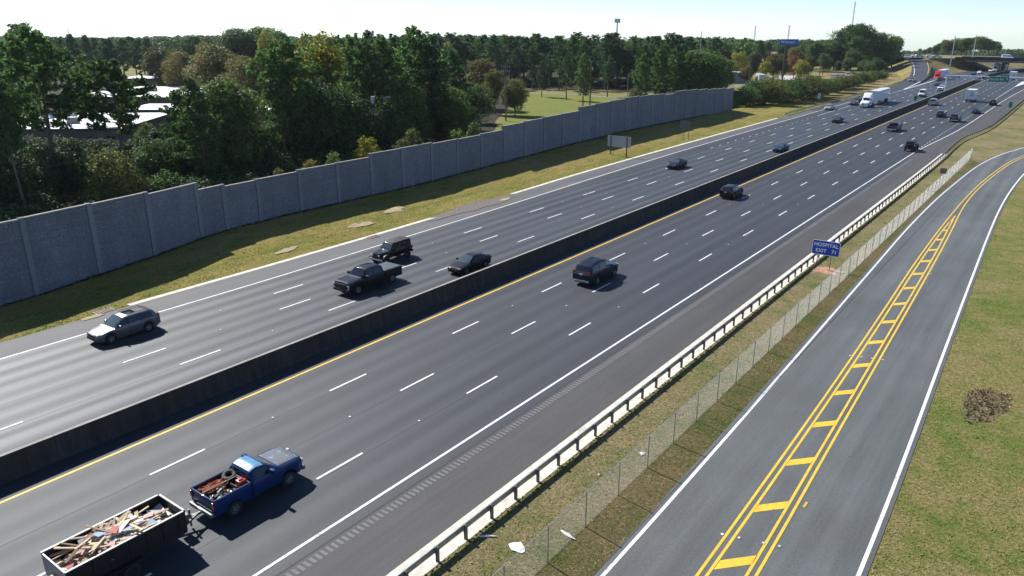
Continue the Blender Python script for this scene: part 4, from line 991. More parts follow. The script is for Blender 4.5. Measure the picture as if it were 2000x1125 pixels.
# big sign back on the left verge
sb = empty('road_sign', (-66.4, 121.6, verge_z(-66.4, 121.6) - .5)); tag(sb, 'large rectangular road sign seen from behind on two posts on the left verge', 'sign')
m = MB(); m.box((0, 0, 2.95), (4.7, .05, 1.95)); m.build('sign_plate', M_sback, sb)
for z in (2.3, 2.75, 3.2, 3.6):
    m = MB(); m.box((0, -.05, z), (4.6, .05, .06)); m.build('stiffener', M_sback, sb)
for x in (-1.6, 1.65):
    m = MB(); m.box((x, -.13, 1.95), (.16, .16, 3.9)); m.box((x, -.13, .05), (.6, .6, .1)); m.build('post', M_wood, sb)
def post_sign(name, XY, z0, z1, wd, mat, label, cat='sign', pole=M_dsteel, rz=0.0, group=None, diamond=False, base=0.0):
    r = empty(name, (XY[0], XY[1], base), rz); tag(r, label, cat, group)
    m = MB(); m.tube([(0, .04, 0), (0, .04, z1 - .1)], .045, 6); m.build('post', pole, r)
    m = MB()
    if diamond: m.box((0, 0, (z0 + z1) / 2), (wd, .03, wd), M=Matrix.Rotation(R(45), 3, 'Y'))
    else: m.box((0, 0, (z0 + z1) / 2), (wd, .03, z1 - z0))
    m.build('sign_plate', mat, r); return r
post_sign('road_sign', at(1837, 365), 1.95, 2.72, .85, M_dsteel, 'small grey sign back on one post between the fence and the side road')
X, Y = at(1598, 203); post_sign('road_sign', (X, Y), 1.5, 3.2, .9, M_sback, 'narrow pale sign standing in dry grass by the left guard rail')
X, Y = at(1334, 270, 1.5); o = post_sign('road_sign', (X, Y), 2.2, 3.6, 1.5, M_dsteel, 'dim sign back standing in the shadow of the far wall', base=1.3)
m = MB(); m.tube([(1.1, .04, 0), (1.1, .04, 3.5)], .05, 6); m.build('post', M_dsteel, o)
X, Y = at_depth(1549.7, 285, 2); z = z_over(X, Y, 168); post_sign('work_sign', (X, Y), z - .6, z + .6, 1.05, M_sorange, 'orange diamond work sign over the middle of the shrub belt', diamond=True)
X, Y = at_depth(1711.3, 375, 2); z = z_over(X, Y, 140.5); post_sign('work_sign', (X, Y), z - .6, z + .6, 1.0, M_sorange, 'orange diamond work sign at the upper end of the shrub belt', diamond=True)
post_sign('mile_marker', (-41 + .12, 252), 1.9, 3.3, .75, M_sgreen, 'green mile marker mounted on the median barrier', group=None)
X, Y = at(1971, 218); post_sign('mile_marker', (X, Y), 1.1, 2.6, .8, M_sgreen, 'green mile marker beside the right guard rail')
# overhead gantry
M_truss = plain('truss_aluminium', (0.62, 0.66, 0.70), 0.5, 0.2)
ga = empty('sign_gantry', (-41, 306, 0)); tag(ga, 'aluminium truss gantry over the outbound lanes with a green exit sign', 'gantry')
for x in (0, 26.5):
    m = MB()
    for dy in (-.6, .6): m.tube([(x, dy, 0 if x else 1.3), (x, dy, 6.8)], .16, 8)
    for k in range(5): m.bar((x, -.6, 1.6 + k), (x, .6, 2.5 + k), .08, .08)
    m.build('post', M_truss, ga)
m = MB()
for dy in (-.6, .6):
    for z in (5.4, 6.6): m.tube([(-.5, dy, z), (27, dy, z)], .09, 6)
m.build('chord', M_truss, ga)
for k in range(11):
    m = MB(); x = k * 2.42
    for dy in (-.6, .6): m.bar((x, dy, 6.55), (x + 1.21, dy, 5.45), .11, .11); m.bar((x + 1.21, dy, 5.45), (x + 2.42, dy, 6.55), .11, .11)
    m.bar((x, -.6, 6.6), (x + 1.2, .6, 6.6), .07, .07); m.bar((x, -.6, 5.4), (x + 1.2, .6, 5.4), .07, .07); m.build('brace', M_truss, ga)
sp = rounded_plate(6.0, 1.85, .15, .08).build('sign_plate', M_swhite, ga, (15.4, -.78, 5.85)); rounded_plate(5.86, 1.71, .12, .08).build('sign_face', M_sgreen, sp, (0, -.006, 0))
letters(ga, 'Panola Rd', .95, M_swhite, 14.65, 5.85, -.84, .98, .012)
m = MB(); m.bar((17.2, -.835, 5.45), (17.75, -.835, 6.1), .14, .02); m.add([(17.9, -.84, 6.3), (17.45, -.84, 6.2), (17.85, -.84, 5.8)], [(0, 1, 2)]); m.build('arrow', M_swhite, ga)
sp = rounded_plate(2.6, .72, .1, .08).build('exit_tab', M_swhite, ga, (16.95, -.78, 7.16)); rounded_plate(2.5, .62, .08, .08).build('sign_face', M_sgreen, sp, (0, -.006, 0))
letters(ga, 'EXIT  71', .42, M_swhite, 16.95, 7.16, -.84)
m = MB(); m.box((2.5, .75, 5.95), (2.6, .06, 1.35)); m.build('sign_back', plain('blue_grey_sign_back', (0.22, 0.30, 0.38), .6), ga)
m = MB(); m.box((24.5, -.7, 5.95), (1.8, .1, 1.2)); m.build('sign_back', M_dsteel, ga)
# tall store sign
X, Y = at(1527, 163); zt = z_over(X, Y, 76.5); ws = empty('store_sign', (X, Y, 0), YAW * .55); tag(ws, 'wide blue store sign on one very tall dark pole above the autumn trees', 'sign')
m = MB(); m.tube([(0, .3, 0), (0, .3, zt - .3)], [.42, .30], 10); m.build('pole', plain('dark_bronze_pole', (0.055, 0.05, 0.045), .6), ws)
m = MB(); m.box((1.0, 0, zt - 1.15), (7.4, .7, 2.3)); m.build('sign_box', M_wmblue, ws)
letters(ws, 'Walmart', 1.5, M_swhite, .55, zt - 1.1, -.36, .95)
# poles
def pole(name, XY, z0, h, r, mat, label, cat='pole', arms=(), group=None, lamp=0, rz=0.0):
    o = empty(name, (XY[0], XY[1], z0), rz); tag(o, label, cat, group)
    m = MB(); m.tube([(0, 0, -.1), (0, 0, h)], [r, r * .62], 8); m.build('pole', mat, o)
    for z, wd in arms:
        m = MB(); m.box((0, -.12, z), (wd, .12, .14)); a = m.build('crossarm', mat, o)
        m = MB()
        for x in (-wd * .46, -wd * .2, wd * .2, wd * .46): m.tube([(x, -.12, z + .07), (x, -.12, z + .35)], [.07, .04], 6)
        m.build('insulator', M_sback, a)
    if lamp:
        m = MB(); m.tube([(0, 0, h - .4), (lamp * .4, 0, h + .1), (lamp, 0, h + .2)], .05, 6); m.build('lamp_arm', M_galv, o)
        m = MB(); m.box((lamp + (.35 if lamp > 0 else -.35), 0, h + .16), (.8, .32, .16)); m.build('lamp_head', M_sback, o)
    return o
p1 = pole('power_pole', at(988, 236), 0, 13.9, .2, M_wood, 'wooden power pole with two crossarms rising from the meadow edge', arms=((12.9, 2.2), (11.8, 2.2)), rz=.4)
p2 = pole('power_pole', at(1152, 206), 0, 12.9, .24, M_wood, 'thick dark power pole with transformer standing behind the wall on the lawn', arms=((12.5, 1.0),), rz=.4)
m = MB(); m.tube([(.45, -.1, 10.0), (.45, -.1, 11.1)], .27, 10); m.build('transformer', M_sback, p2)
pole('street_lamp', at(1225, 190), 0, 7.0, .11, M_galv, 'grey street lamp with a curved arm just over the wall', 'lamp', lamp=3.0, rz=YAW)
X, Y = at_depth(738, 122, 5); zz = z_over(X, Y, 178); p3 = pole('power_pole', (X, Y), 0, zz, .17, M_wood, 'power pole with lamp arm and transformer among the middle pines', rz=YAW)
m = MB(); z = z_over(X, Y, 192); m.tube([(0, 0, z - .3), (.9, 0, z + .1), (1.7, 0, z + .2)], .05, 6); m.build('lamp_arm', M_galv, p3)
m = MB(); m.box((2.0, 0, z + .18), (.7, .3, .15)); m.build('lamp_head', M_sback, p3)
m = MB(); m.tube([(-.4, -.1, z - .9), (-.4, -.1, z + .3)], .3, 10); m.build('transformer', M_sback, p3)
for (bx, by, bz), ty, r, lb in (((1853.5, 141, 0), 69, .30, 'tall pale light pole at the foot of the grass embankment'), ((1896, 129, 2.2), 66, .30, 'tall pale light pole near the bridge end of the embankment')):
    X, Y = at(bx, by, bz); pole('light_pole', (X, Y), bz - .3, z_over(X, Y, ty) - bz, r, M_galv, lb)
for (bx, by, bz), ty, lb in (((1829.5, 128, 2.5), 102, 'shorter wooden pole on the embankment left of the tall light poles'), ((1891, 111, 6), 86, 'wooden pole beside the bridge railing'), ((1820, 112, 6.2), 91, 'wooden pole on the crest of the embankment')):
    X, Y = at(bx, by, bz); pole('power_pole', (X, Y), bz - .3, z_over(X, Y, ty) - bz, .2, M_wood, lb)
for bx, f, ty, r, lb, arms, lamp in ((1364.5, 320, 61, .22, 'slim white light pole rising above the wood beyond the wall', (), 0), (1376, 268, 113, .17, 'grey pole with a lamp arm before the golden trees', (), 3.2), (1465, 318, 108, .16, 'thin wooden pole before the golden trees', (), 0), (1603, 380, 103, .2, 'power pole with wires at the bend of the service road', ((12.5, 2.4),), 0), (1559, 345, 122, .16, 'slim dark pole beside the bare ground', (), 0), (1500, 400, 98, .2, 'power pole behind the golden trees', ((0, 2.0),), 0)):
    X, Y = at_depth(bx, f, 6); h = z_over(X, Y, ty); pole('power_pole', (X, Y), 0, h, r, M_galv if 'white' in lb else M_wood, lb, arms=[(h - .6, a[1]) for a in arms], lamp=lamp, rz=YAW)
def lattice(px, f, ytop, label, wd):
    X, Y = at_depth(px, f, 20); z0 = gh(X, Y); h = z_over(X, Y, ytop) - z0; o = empty('radio_mast', (X, Y, z0)); tag(o, label, 'mast')
    m = MB(); n = int(h / (wd * 2.2)) + 1
    C3 = [(wd / 2 * math.cos(a), wd / 2 * math.sin(a)) for a in (0, 2.09, 4.19)]
    for x, y in C3: m.tube([(x, y, 0), (x, y, h)], .12, 4)
    for k in range(n):
        z = h * k / n
        for a, b in zip(C3, C3[1:] + C3[:1]): m.bar((a[0], a[1], z), (b[0], b[1], z + h / n), .12, .12)
    m.build('lattice', M_sback, o)
    m = MB()
    for k in range(3): m.box((0, 0, h * (.72 + .12 * k)), (wd * 2.2, .25, .25))
    m.build('antenna', M_sback, o)
lattice(1663, 700, 3, 'tall lattice radio mast above the high clump by the ramp', 1.0)
lattice(1475, 760, 50, 'far lattice mast above the wood left of the blue sign', 1.0)
lattice(1541, 700, 49, 'lattice mast rising just over the blue store sign', 1.0)
lattice(133, 700, 57, 'tiny far mast above the pines behind the white roofs', .9)
X, Y = at_depth(1205, 480, 20); h = z_over(X, Y, 37); o = empty('cell_tower', (X, Y, 0)); tag(o, 'grey cell tower with an antenna ring above the meadow pines', 'tower')
m = MB(); m.tube([(0, 0, 0), (0, 0, h)], [.8, .35], 10); m.build('mast', M_sback, o)
m = MB()
for k in range(9):
    a = k / 9 * 6.28; m.box((1.5 * math.cos(a), 1.5 * math.sin(a), h - 1.0), (.4, .4, 2.4), rz=a)
m.box((0, 0, h - 1.0), (3.0, .2, .2)); m.box((0, 0, h - 1.0), (.2, 3.0, .2)); m.build('antenna', M_sback, o)
def wire(a, b, sag, label, group='overhead wires'):
    a = Vector(a); b = Vector(b); m = MB(); P = []
    for k in range(15):
        t = k / 14; p = a.lerp(b, t); p.z -= sag * 4 * t * (1 - t); P.append(tuple(p))
    m.tube(P, .014, 4); tag(m.build('power_line', M_dsteel), label, 'wire', group)
def top_of(XY, z): return (XY[0], XY[1], z)
a1 = at(988, 236); a2 = at(1152, 206); a0 = at_depth(738, 122, 5)
for z1, z2 in ((13.2, 12.8), (12.1, 11.6), (8.9, 8.6)): wire(top_of(a1, z1), top_of(a2, z2), .5, 'thin wire strung between the meadow power poles')
for dx, za, zb, y in ((0, 10.5, 12, 352), (1.2, 9.6, 11, 330)):
    X, Y = at_depth(-60, 70, 8); wire((X - dx, Y, z_over(X, Y, y)), (a0[0] - dx, a0[1], z_over(a0[0], a0[1], 200 if dx else 190)), .6, 'thin wire crossing in front of the dark left wood')
    wire((a0[0] - dx, a0[1], z_over(a0[0], a0[1], 200 if dx else 190)), (a1[0] - dx, a1[1], 11.8), .6, 'thin wire between the lamp pole and the double armed pole')
# ---------------------------------------------------------------- drains and litter
for px, py, lb in ((205, 609, 'rusty curb drain grate by the left verge near the grey estate car'), (733, 463, 'rusty curb drain grate by the left verge above the black pickup')):
    X, Y = at(px, py); o = empty('drain_grate', (X - .2, Y, 0)); tag(o, lb, 'drain')
    m = MB(); m.box((0, 0, .02), (.85, 1.5, .04)); m.build('frame', M_conc, o)
    rust = plain('rusty_iron', (0.16, 0.075, 0.05), .9) if 'rusty_iron' not in MATS else MATS['rusty_iron']
    for k in range(6): m = MB(); m.box((0, -.55 + k * .22, .05), (.7, .11, .03)); m.build('bar', rust, o)
M_paper = plain('white_litter', (0.72, 0.71, 0.68), .8, var=.1)
def scrap(px, py, sx, sy, label, mat, seed):
    q = random.Random(seed); X, Y = at(px, py); m = MB(); n = 11
    for k in range(n):
        a = k / n * 6.283; r = q.uniform(.7, 1.15); m.v.append((sx * r * math.cos(a), sy * r * math.sin(a), q.uniform(.01, .05)))
    m.v.append((0, 0, .09)); m.f = [(i, (i + 1) % n, n) for i in range(n)]; m.m = [0] * n
    tag(m.build('litter', mat, None, (X, Y, 0), (0, 0, q.uniform(0, 3))), label, 'litter')
scrap(1010, 1069, .45, .34, 'pale ragged sheet lying in the grass between rail and fence', M_paper, 1)
scrap(1109, 1045, .1, .45, 'narrow white strip of litter at the foot of the fence', M_paper, 2)
scrap(1254, 886, .16, .16, 'round white scrap caught beside a fence post', M_paper, 3)
scrap(952, 1048, .08, .42, 'loop of pale hose lying beside the guard rail', M_paper, 4)
scrap(1171, 928, .08, .1, 'small white scrap in the grass strip left of the fence', M_paper, 5)
scrap(1034, 966, .07, .07, 'tiny white scrap right under a guard rail post', M_paper, 6)
# dead weed patch in the right hand lawn
cx, cy = at(1925, 790); rs = np.random.RandomState(8); n = 520
wp_ = empty('dead_weed_patch', (cx, cy, -.02), -.12); tag(wp_, 'oval patch of dead brown weeds in the lawn right of the side road', 'weed patch')
m = MB(); q = random.Random(4)
for k in range(40):
    a = k / 40 * 6.283; r = 1 + .1 * math.sin(3 * a) + .07 * math.sin(7 * a + 1) + q.uniform(-.05, .05); m.v.append((1.15 * r * math.cos(a), 2.8 * r * math.sin(a), 0))
m.f = [tuple(range(40))]; m.m = [0]
M_clod = grassy('dead_weed_soil', [(0.13, 0.105, 0.05), (0.15, 0.125, 0.06)], [(0.20, 0.15, 0.085), (0.27, 0.205, 0.125)], (0.30, .25, .19), .6, .03, s=3)
m.build('bare_soil', M_clod, wp_)
r = np.sqrt(rs.rand(n)); a = rs.rand(n) * 6.283; r = r * (1 + .14 * np.sin(3 * a) + .1 * np.sin(7 * a + 1)); P = np.stack([1.15 * r * np.cos(a), 2.8 * r * np.sin(a), rs.uniform(.01, .07, n)], 1)
N = unit(rs.normal(size=(n, 3)) * np.array([1, 1, .5])); o = link('dead_stalks', leaf_mesh('dead_stalks', P, N, .10, leafy('dead_stalk', (0.16, 0.125, 0.065), (0.32, 0.25, 0.15), (0.13, 0.13, 0.05), trans=.15), rs, 2.0), wp_); o['kind'] = 'stuff'
# grass tufts standing on the lawns and verges
def tufts(name, n, fn, size, mats, seed, h=.05):
    rs = np.random.RandomState(seed); P = np.array([p for p in (fn(rs) for _ in range(n)) if p is not None])
    sel = rs.rand(len(P)) + .25 * np.sin(P[:, 0] * 1.1 + 2 * np.sin(P[:, 1] * .35)) + .2 * np.sin(P[:, 1] * .8)
    for k, (mt, lo, hi) in enumerate(mats):
        Q = P[(sel >= lo) & (sel < hi)]
        if not len(Q): continue
        Q = Q + np.array([0, 0, h * .35]) * rs.uniform(.4, 1.1, (len(Q), 1)); N = unit(np.stack([rs.normal(size=len(Q)) - .8, rs.normal(size=len(Q)), rs.uniform(1.2, 3.2, len(Q))], 1))
        o = link('grass_tufts', leaf_mesh('grass_tufts', Q, N, size, mt, rs, 2.4)); o['kind'] = 'stuff'
G_g = leafy('tuft_green', (0.12, 0.175, 0.028), (0.18, 0.20, 0.04), trans=.2, dark=.85); G_t = leafy('tuft_tan', (0.24, 0.19, 0.07), (0.34, 0.265, 0.115), trans=.15, dark=.85); G_o = leafy('tuft_olive', (0.17, 0.165, 0.04), (0.24, 0.20, 0.06), trans=.2, dark=.85)
def f_right(rs):
    y = 24 + 130 * rs.rand() ** 1.7; x0 = interp_x(SR, y) + .35 + (rs.rand() ** 3) * .0
    return (x0 + rs.rand() ** 1.15 * min(24, 6 + y * .22), y, -.02)
tufts('r', 34000, f_right, .05, ((G_o, -9, .45), (G_g, .45, .75), (G_t, .75, 9)), 31)
def f_strip(rs):
    y = 8 + 150 * rs.rand() ** 1.6; a = -18.5; b = interp_x(SL, y) - .45; return (a + (b - a) * rs.rand(), y, -.015)
tufts('s', 22000, f_strip, .05, ((G_g, -9, .35), (G_o, .35, .6), (G_t, .6, 9)), 32)
def f_left(rs):
    y = 12 + 180 * rs.rand() ** 1.3; x = curb_x(y) - .1 - (abs(wx(y)) + curb_x(y) - .3) * rs.rand() ** 1.1; return (x, y, verge_z(x, y) - .01)
tufts('l', 26000, f_left, .075, ((G_g, -9, .4), (G_o, .4, .8), (G_t, .8, 9)), 33, h=.08)
def f_wall(rs):
    y = 10 + 175 * rs.rand(); return (wx(y) + .12 + .35 * rs.rand(), y, bank_z(y))
tufts('w', 2500, f_wall, .22, ((M_dkgreen, -9, 9),), 34, h=.25)
def f_edge(rs):
    y = 10 + 130 * rs.rand(); return (-18.72 + .22 * rs.rand() ** 2, y, -.005)
tufts('e', 1500, f_edge, .09, ((G_g, -9, .6), (G_t, .6, 9)), 35, h=.14)
# ---------------------------------------------------------------- vehicles (local +Y is forward, origin on the ground at mid length)
def pw(P, t): return float(np.interp(t, [p[0] for p in P], [p[1] for p in P]))
class Body:
    def __init__(s, L, top, sh, ws, wt, bot, wheels, ra, crown=.05):
        s.L, s.top, s.sh, s.ws, s.wt, s.bot, s.wh, s.ra, s.crown = L, top, sh, ws, wt, bot, wheels, ra, crown
    def zb(s, t):
        z = pw(s.bot, t)
        for tc, r in s.wh:
            d = t - tc
            if abs(d) < s.ra: z = max(z, r + math.sqrt(max(0, s.ra ** 2 - d * d)))
        return z
    def sec(s, t):
        zb, zs, zt, ws, wt = s.zb(t), pw(s.sh, t), pw(s.top, t), pw(s.ws, t), pw(s.wt, t)
        zb = min(zb, zs - .10); h = zs - zb; c = min(s.crown, max(.005, (zt - zs) * .4 + .01))
        return [(0, zb), (ws * .90, zb), (ws * .965, zb + min(.05, h * .2)), (ws * .995, zb + h * .40), (ws, zb + h * .68), (ws * .985, zs - .05 * min(1, h * 2)), (ws * .955, zs), (wt, zt - c), (wt * .90, zt - c * .45), (wt * .55, zt - c * .12), (0, zt)]
    def P(s, t, x, z): return (x, s.L / 2 - t, z)
    def mesh(s, t0, t1, name, mats, capm=0, n=56):
        T = set(np.linspace(t0, t1, n)); 
        for P in (s.top, s.sh, s.ws, s.wt):
            for p in P:
                if t0 <= p[0] <= t1: T.add(p[0])
        for tc, r in s.wh:
            for k in range(13):
                a = math.pi * k / 12; q = tc + s.ra * .999 * math.cos(a)
                if t0 < q < t1: T.add(q)
            for q in (tc - s.ra * 1.002, tc + s.ra * 1.002):
                if t0 < q < t1: T.add(q)
        T = sorted(T); T = [T[0]] + [b for a, b in zip(T[:-1], T[1:]) if b - a > 1e-4]
        m = MB(); rows = []
        for t in T:
            q = s.sec(t); full = [s.P(t, x, z) for x, z in q] + [s.P(t, -x, z) for x, z in q[-2:0:-1]]
            rows.append(len(m.v)); m.v += full; k = len(full)
        for a, b in zip(rows[:-1], rows[1:]):
            for i in range(k):
                j = (i + 1) % k; m.f.append((a + i, b + i, b + j, a + j)); m.m.append(0)
        m.f.append(tuple(range(rows[0], rows[0] + k))); m.f.append(tuple(range(rows[-1] + k - 1, rows[-1] - 1, -1))); m.m += [0, 0]
        return m.mesh(name, mats, 38)
    def side_glass(s, ta, tb, name, v0=.08, v1=.90, off=.008, sl=0.0, sr=0.0, n=8):
        m = MB()
        for sg in (1, -1):
            b = len(m.v)
            for i in range(n + 1):
                u = i / n
                for v in (v0, (v0 + v1) / 2, v1):
                    t = ta + (tb - ta) * u + (v - v0) / (v1 - v0) * (sl * (1 - u) - sr * u)
                    q = s.sec(t); a, c = q[6], q[7]
                    x = a[0] + (c[0] - a[0]) * v + off; z = a[1] + (c[1] - a[1]) * v + off * .4
                    m.v.append(s.P(t, sg * x, z))
            for i in range(n):
                for j in (0, 1):
                    f = (b + i * 3 + j, b + (i + 1) * 3 + j, b + (i + 1) * 3 + j + 1, b + i * 3 + j + 1)
                    m.f.append(f[::-1] if sg > 0 else f); m.m.append(0)
        return m
    def top_glass(s, ta, tb, name, uw=.90, off=.010, flip=False, n=6):
        m = MB(); U = [u for u in (-.97, -.9, -.72, -.55, 0, .55, .72, .9, .97) if abs(u) < uw - .02]; U = [-uw] + U + [uw]; nu = len(U)
        for i in range(n + 1):
            t = ta + (tb - ta) * i / n; zt, wt = pw(s.top, t), pw(s.wt, t); q = s.sec(t); c = zt - q[7][1]
            sl = (pw(s.top, t + .05) - pw(s.top, t - .05)) / .1
            nz = 1 / math.sqrt(1 + sl * sl); ny = sl * nz       # t grows rearwards, y = L/2 - t
            for u in U:
                z = zt - c * float(np.interp(abs(u), (0, .55, .9, 1), (0, .12, .45, 1)))
                x, y, _ = s.P(t, u * wt, 0); m.v.append((x, y + ny * off, z + nz * off))
        for i in range(n):
            for j in range(nu - 1):
                a = i * nu + j; f = (a, a + 1, a + nu + 1, a + nu); m.f.append(f if flip else f[::-1]); m.m.append(0)
        return m
def wheel_parts(root, x, y, r, wd, sg, spokes=5, dark=False):
    w_ = MB(); h = wd / 2
    w_.lathe_x([(-h, r * .62), (-h, r * .92), (-h * .7, r), (h * .7, r), (h, r * .92), (h, r * .62), (h * .6, r * .60)], (0, 0, 0), 22)
    w_.lathe_x([(-h * .5, .01), (-h * .5, r * .62)], (0, 0, 0), 22)
    o = w_.build('wheel', M_tyre, root, (x, y, r), smooth=50)
    m = MB(); f = sg * h * .72
    m.lathe_x([(f * .98, r * .64), (f * 1.15, r * .62), (f * 1.15, r * .54), (f * .7, r * .52)], (0, 0, 0), 20)
    m.lathe_x([(f * .9, .001), (f * 1.05, r * .14), (f * .9, r * .15)], (0, 0, 0), 10)
    for k in range(spokes):
        a = 2 * math.pi * k / spokes; d = Vector((0, math.cos(a), math.sin(a)))
        m.bar(Vector((f * .95, 0, 0)) + d * r * .08, Vector((f * .98, 0, 0)) + d * r * .58, .03, r * .17)
    m.lathe_x([(f * .5, .001), (f * .5, r * .55)], (0, 0, 0), 18, m=1)
    m.build('rim', [M_blackp if dark else M_rim, M_under], o, smooth=40)
    return o
def add_wheels(root, B, r, track, wd=.24, spokes=5, dark=False, only=None):
    for tc, _ in B.wh:
        for sg in (1, -1): wheel_parts(root, sg * (track - wd / 2), B.L / 2 - tc, r, wd, sg, spokes, dark)
def bx(root, name, c, d, mat, rz=0.0, M=None, parts=None):
    m = MB(); m.box((0, 0, 0), d, rz, M=M); return m.build(name, mat, root, c)
def rbx(root, name, c, d, mat, bev=.03):                    # softly bevelled box
    bm = bmesh.new(); bmesh.ops.create_cube(bm, size=1); bmesh.ops.scale(bm, vec=d, verts=bm.verts)
    bmesh.ops.bevel(bm, geom=bm.edges[:], offset=bev, segments=2, affect='EDGES', profile=.6)
    me = bpy.data.meshes.new(name); bm.to_mesh(me); bm.free(); me.materials.append(mat)
    me.polygons.foreach_set('use_smooth', [True] * len(me.polygons)); me.set_sharp_from_angle(angle=R(50))
    return link(name, me, root, c)
def underbody(root, L, W, z0, z1): bx(root, 'underbody', (0, 0, (z0 + z1) / 2), (W, L, z1 - z0), M_under)
def lights(root, L, W, zh, zt, hw=.36, hh=.16, tw=.2, th=.3, nose=.06, tail=.05):
    for sg in (1, -1):
        rbx(root, 'headlight', (sg * (W / 2 - hw / 2 - .07), L / 2 - nose - .05, zh), (hw, .16, hh), M_head, .02)
        rbx(root, 'tail_light', (sg * (W / 2 - tw / 2 - .03), -L / 2 + tail + .05, zt), (tw, .16, th), M_tail, .02)
    bx(root, 'number_plate', (0, -L / 2 + tail - .055, zt - .12), (.34, .02, .16), M_plate)
def mirrors(root, W, y, z, mat, k=1.0):
    for sg in (1, -1): rbx(root, 'mirror', (sg * (W / 2 + .10 * k), y, z), (.22 * k, .12 * k, .17 * k), mat, .03)
def seams(root, B, ts, v0=.16, name='door_seam'):
    m = MB()
    for t in ts:
        q = B.sec(t)
        for sg in (1, -1):
            pts = [q[2], q[3], q[4], q[5], q[6]]
            for (xa, za), (xb, zb_) in zip(pts[:-1], pts[1:]):
                m.bar(B.P(t, sg * (xa + .002), za), B.P(t, sg * (xb + .002), zb_), .012, .014)
    m.build(name, M_under, root)

def b_sedan(paint, L=4.9, glass=M_glass):
    W = 1.86
    B = Body(L, [(0, .60), (.06, .70), (.35, .80), (1.2, .93), (1.45, .97), (2.0, 1.26), (2.35, 1.41), (2.8, 1.45), (3.3, 1.42), (3.8, 1.30), (4.35, 1.10), (4.75, 1.06), (4.88, .98), (4.9, .9)],
             [(0, .56), (.1, .66), (.6, .76), (1.3, .88), (2.5, .93), (4.0, .98), (4.75, .98), (4.9, .84)],
             [(0, .60), (.06, .72), (.25, .83), (.7, .91), (1.5, .93), (3.6, .93), (4.4, .88), (4.75, .80), (4.9, .70)],
             [(0, .50), (.1, .60), (.4, .68), (1.3, .76), (1.5, .77), (2.3, .60), (3.3, .58), (4.0, .64), (4.4, .70), (4.8, .68), (4.9, .60)],
             [(0, .30), (.3, .18), (4.6, .20), (4.9, .36)], [(.95, .33), (3.78, .33)], .385)
    r = empty('car'); b = link('body', B.mesh(0, L, 'body', paint), r)
    B.top_glass(1.52, 2.28, 'w', .92).build('windscreen', M_lglass, r, smooth=60); B.top_glass(3.42, 4.28, 'w', .88).build('rear_window', glass, r, smooth=60)
    g = B.side_glass(1.75, 3.95, 'g', sl=.30, sr=.20); g.build('side_window', glass, r)
    m = MB(); m.box((0, 0, 0), (1.94 - .36, .09, .36)); 
    for t in (2.78,):
        q = B.sec(t); mm = MB()
        for sg in (1, -1): mm.bar(B.P(t, sg * (q[6][0] + .012), q[6][1]), B.P(t, sg * (q[7][0] + .012), q[7][1]), .07, .02)
        mm.build('door_pillar', M_blackp, r)
    add_wheels(r, B, .33, .92); underbody(r, L - .5, 1.5, .20, .60)
    lights(r, L, 1.62, .66, .86, .34, .12, .34, .12, .13, .04)
    rbx(r, 'grille', (0, L / 2 - .03, .50), (.9, .08, .2), M_blackp, .02); mirrors(r, 1.88, L / 2 - 1.85, 1.0, paint); seams(r, B, (1.62, 2.78, 3.7))
    return r
def suv_shape(L, W, H, nose, hood, cowl, roof0, rear_t, belt, r):
    hw = W / 2
    top = [(0, nose - .12), (.05, nose), (.3, hood - .10), (cowl - .1, hood), (cowl, hood + .03), (roof0, H - .06), (roof0 + .45, H), (L - .9, H - .02), (L - .45, H - .09), (rear_t, H - .42), (L - .03, belt + .05), (L, belt - .12)]
    sh = [(0, nose - .18), (.12, nose - .06), (.5, hood - .12), (cowl, belt - .06), (L * .55, belt), (L - .1, belt + .03), (L, belt - .2)]
    ws = [(0, hw * .70), (.06, hw * .82), (.3, hw * .93), (.8, hw * .99), (1.6, hw), (L - 1.0, hw), (L - .25, hw * .95), (L, hw * .86)]
    wt = [(0, hw * .6), (.1, hw * .72), (.5, hw * .80), (cowl, hw * .84), (roof0, hw * .74), (L - .6, hw * .72), (L - .1, hw * .78), (L, hw * .75)]
    return top, sh, ws, wt
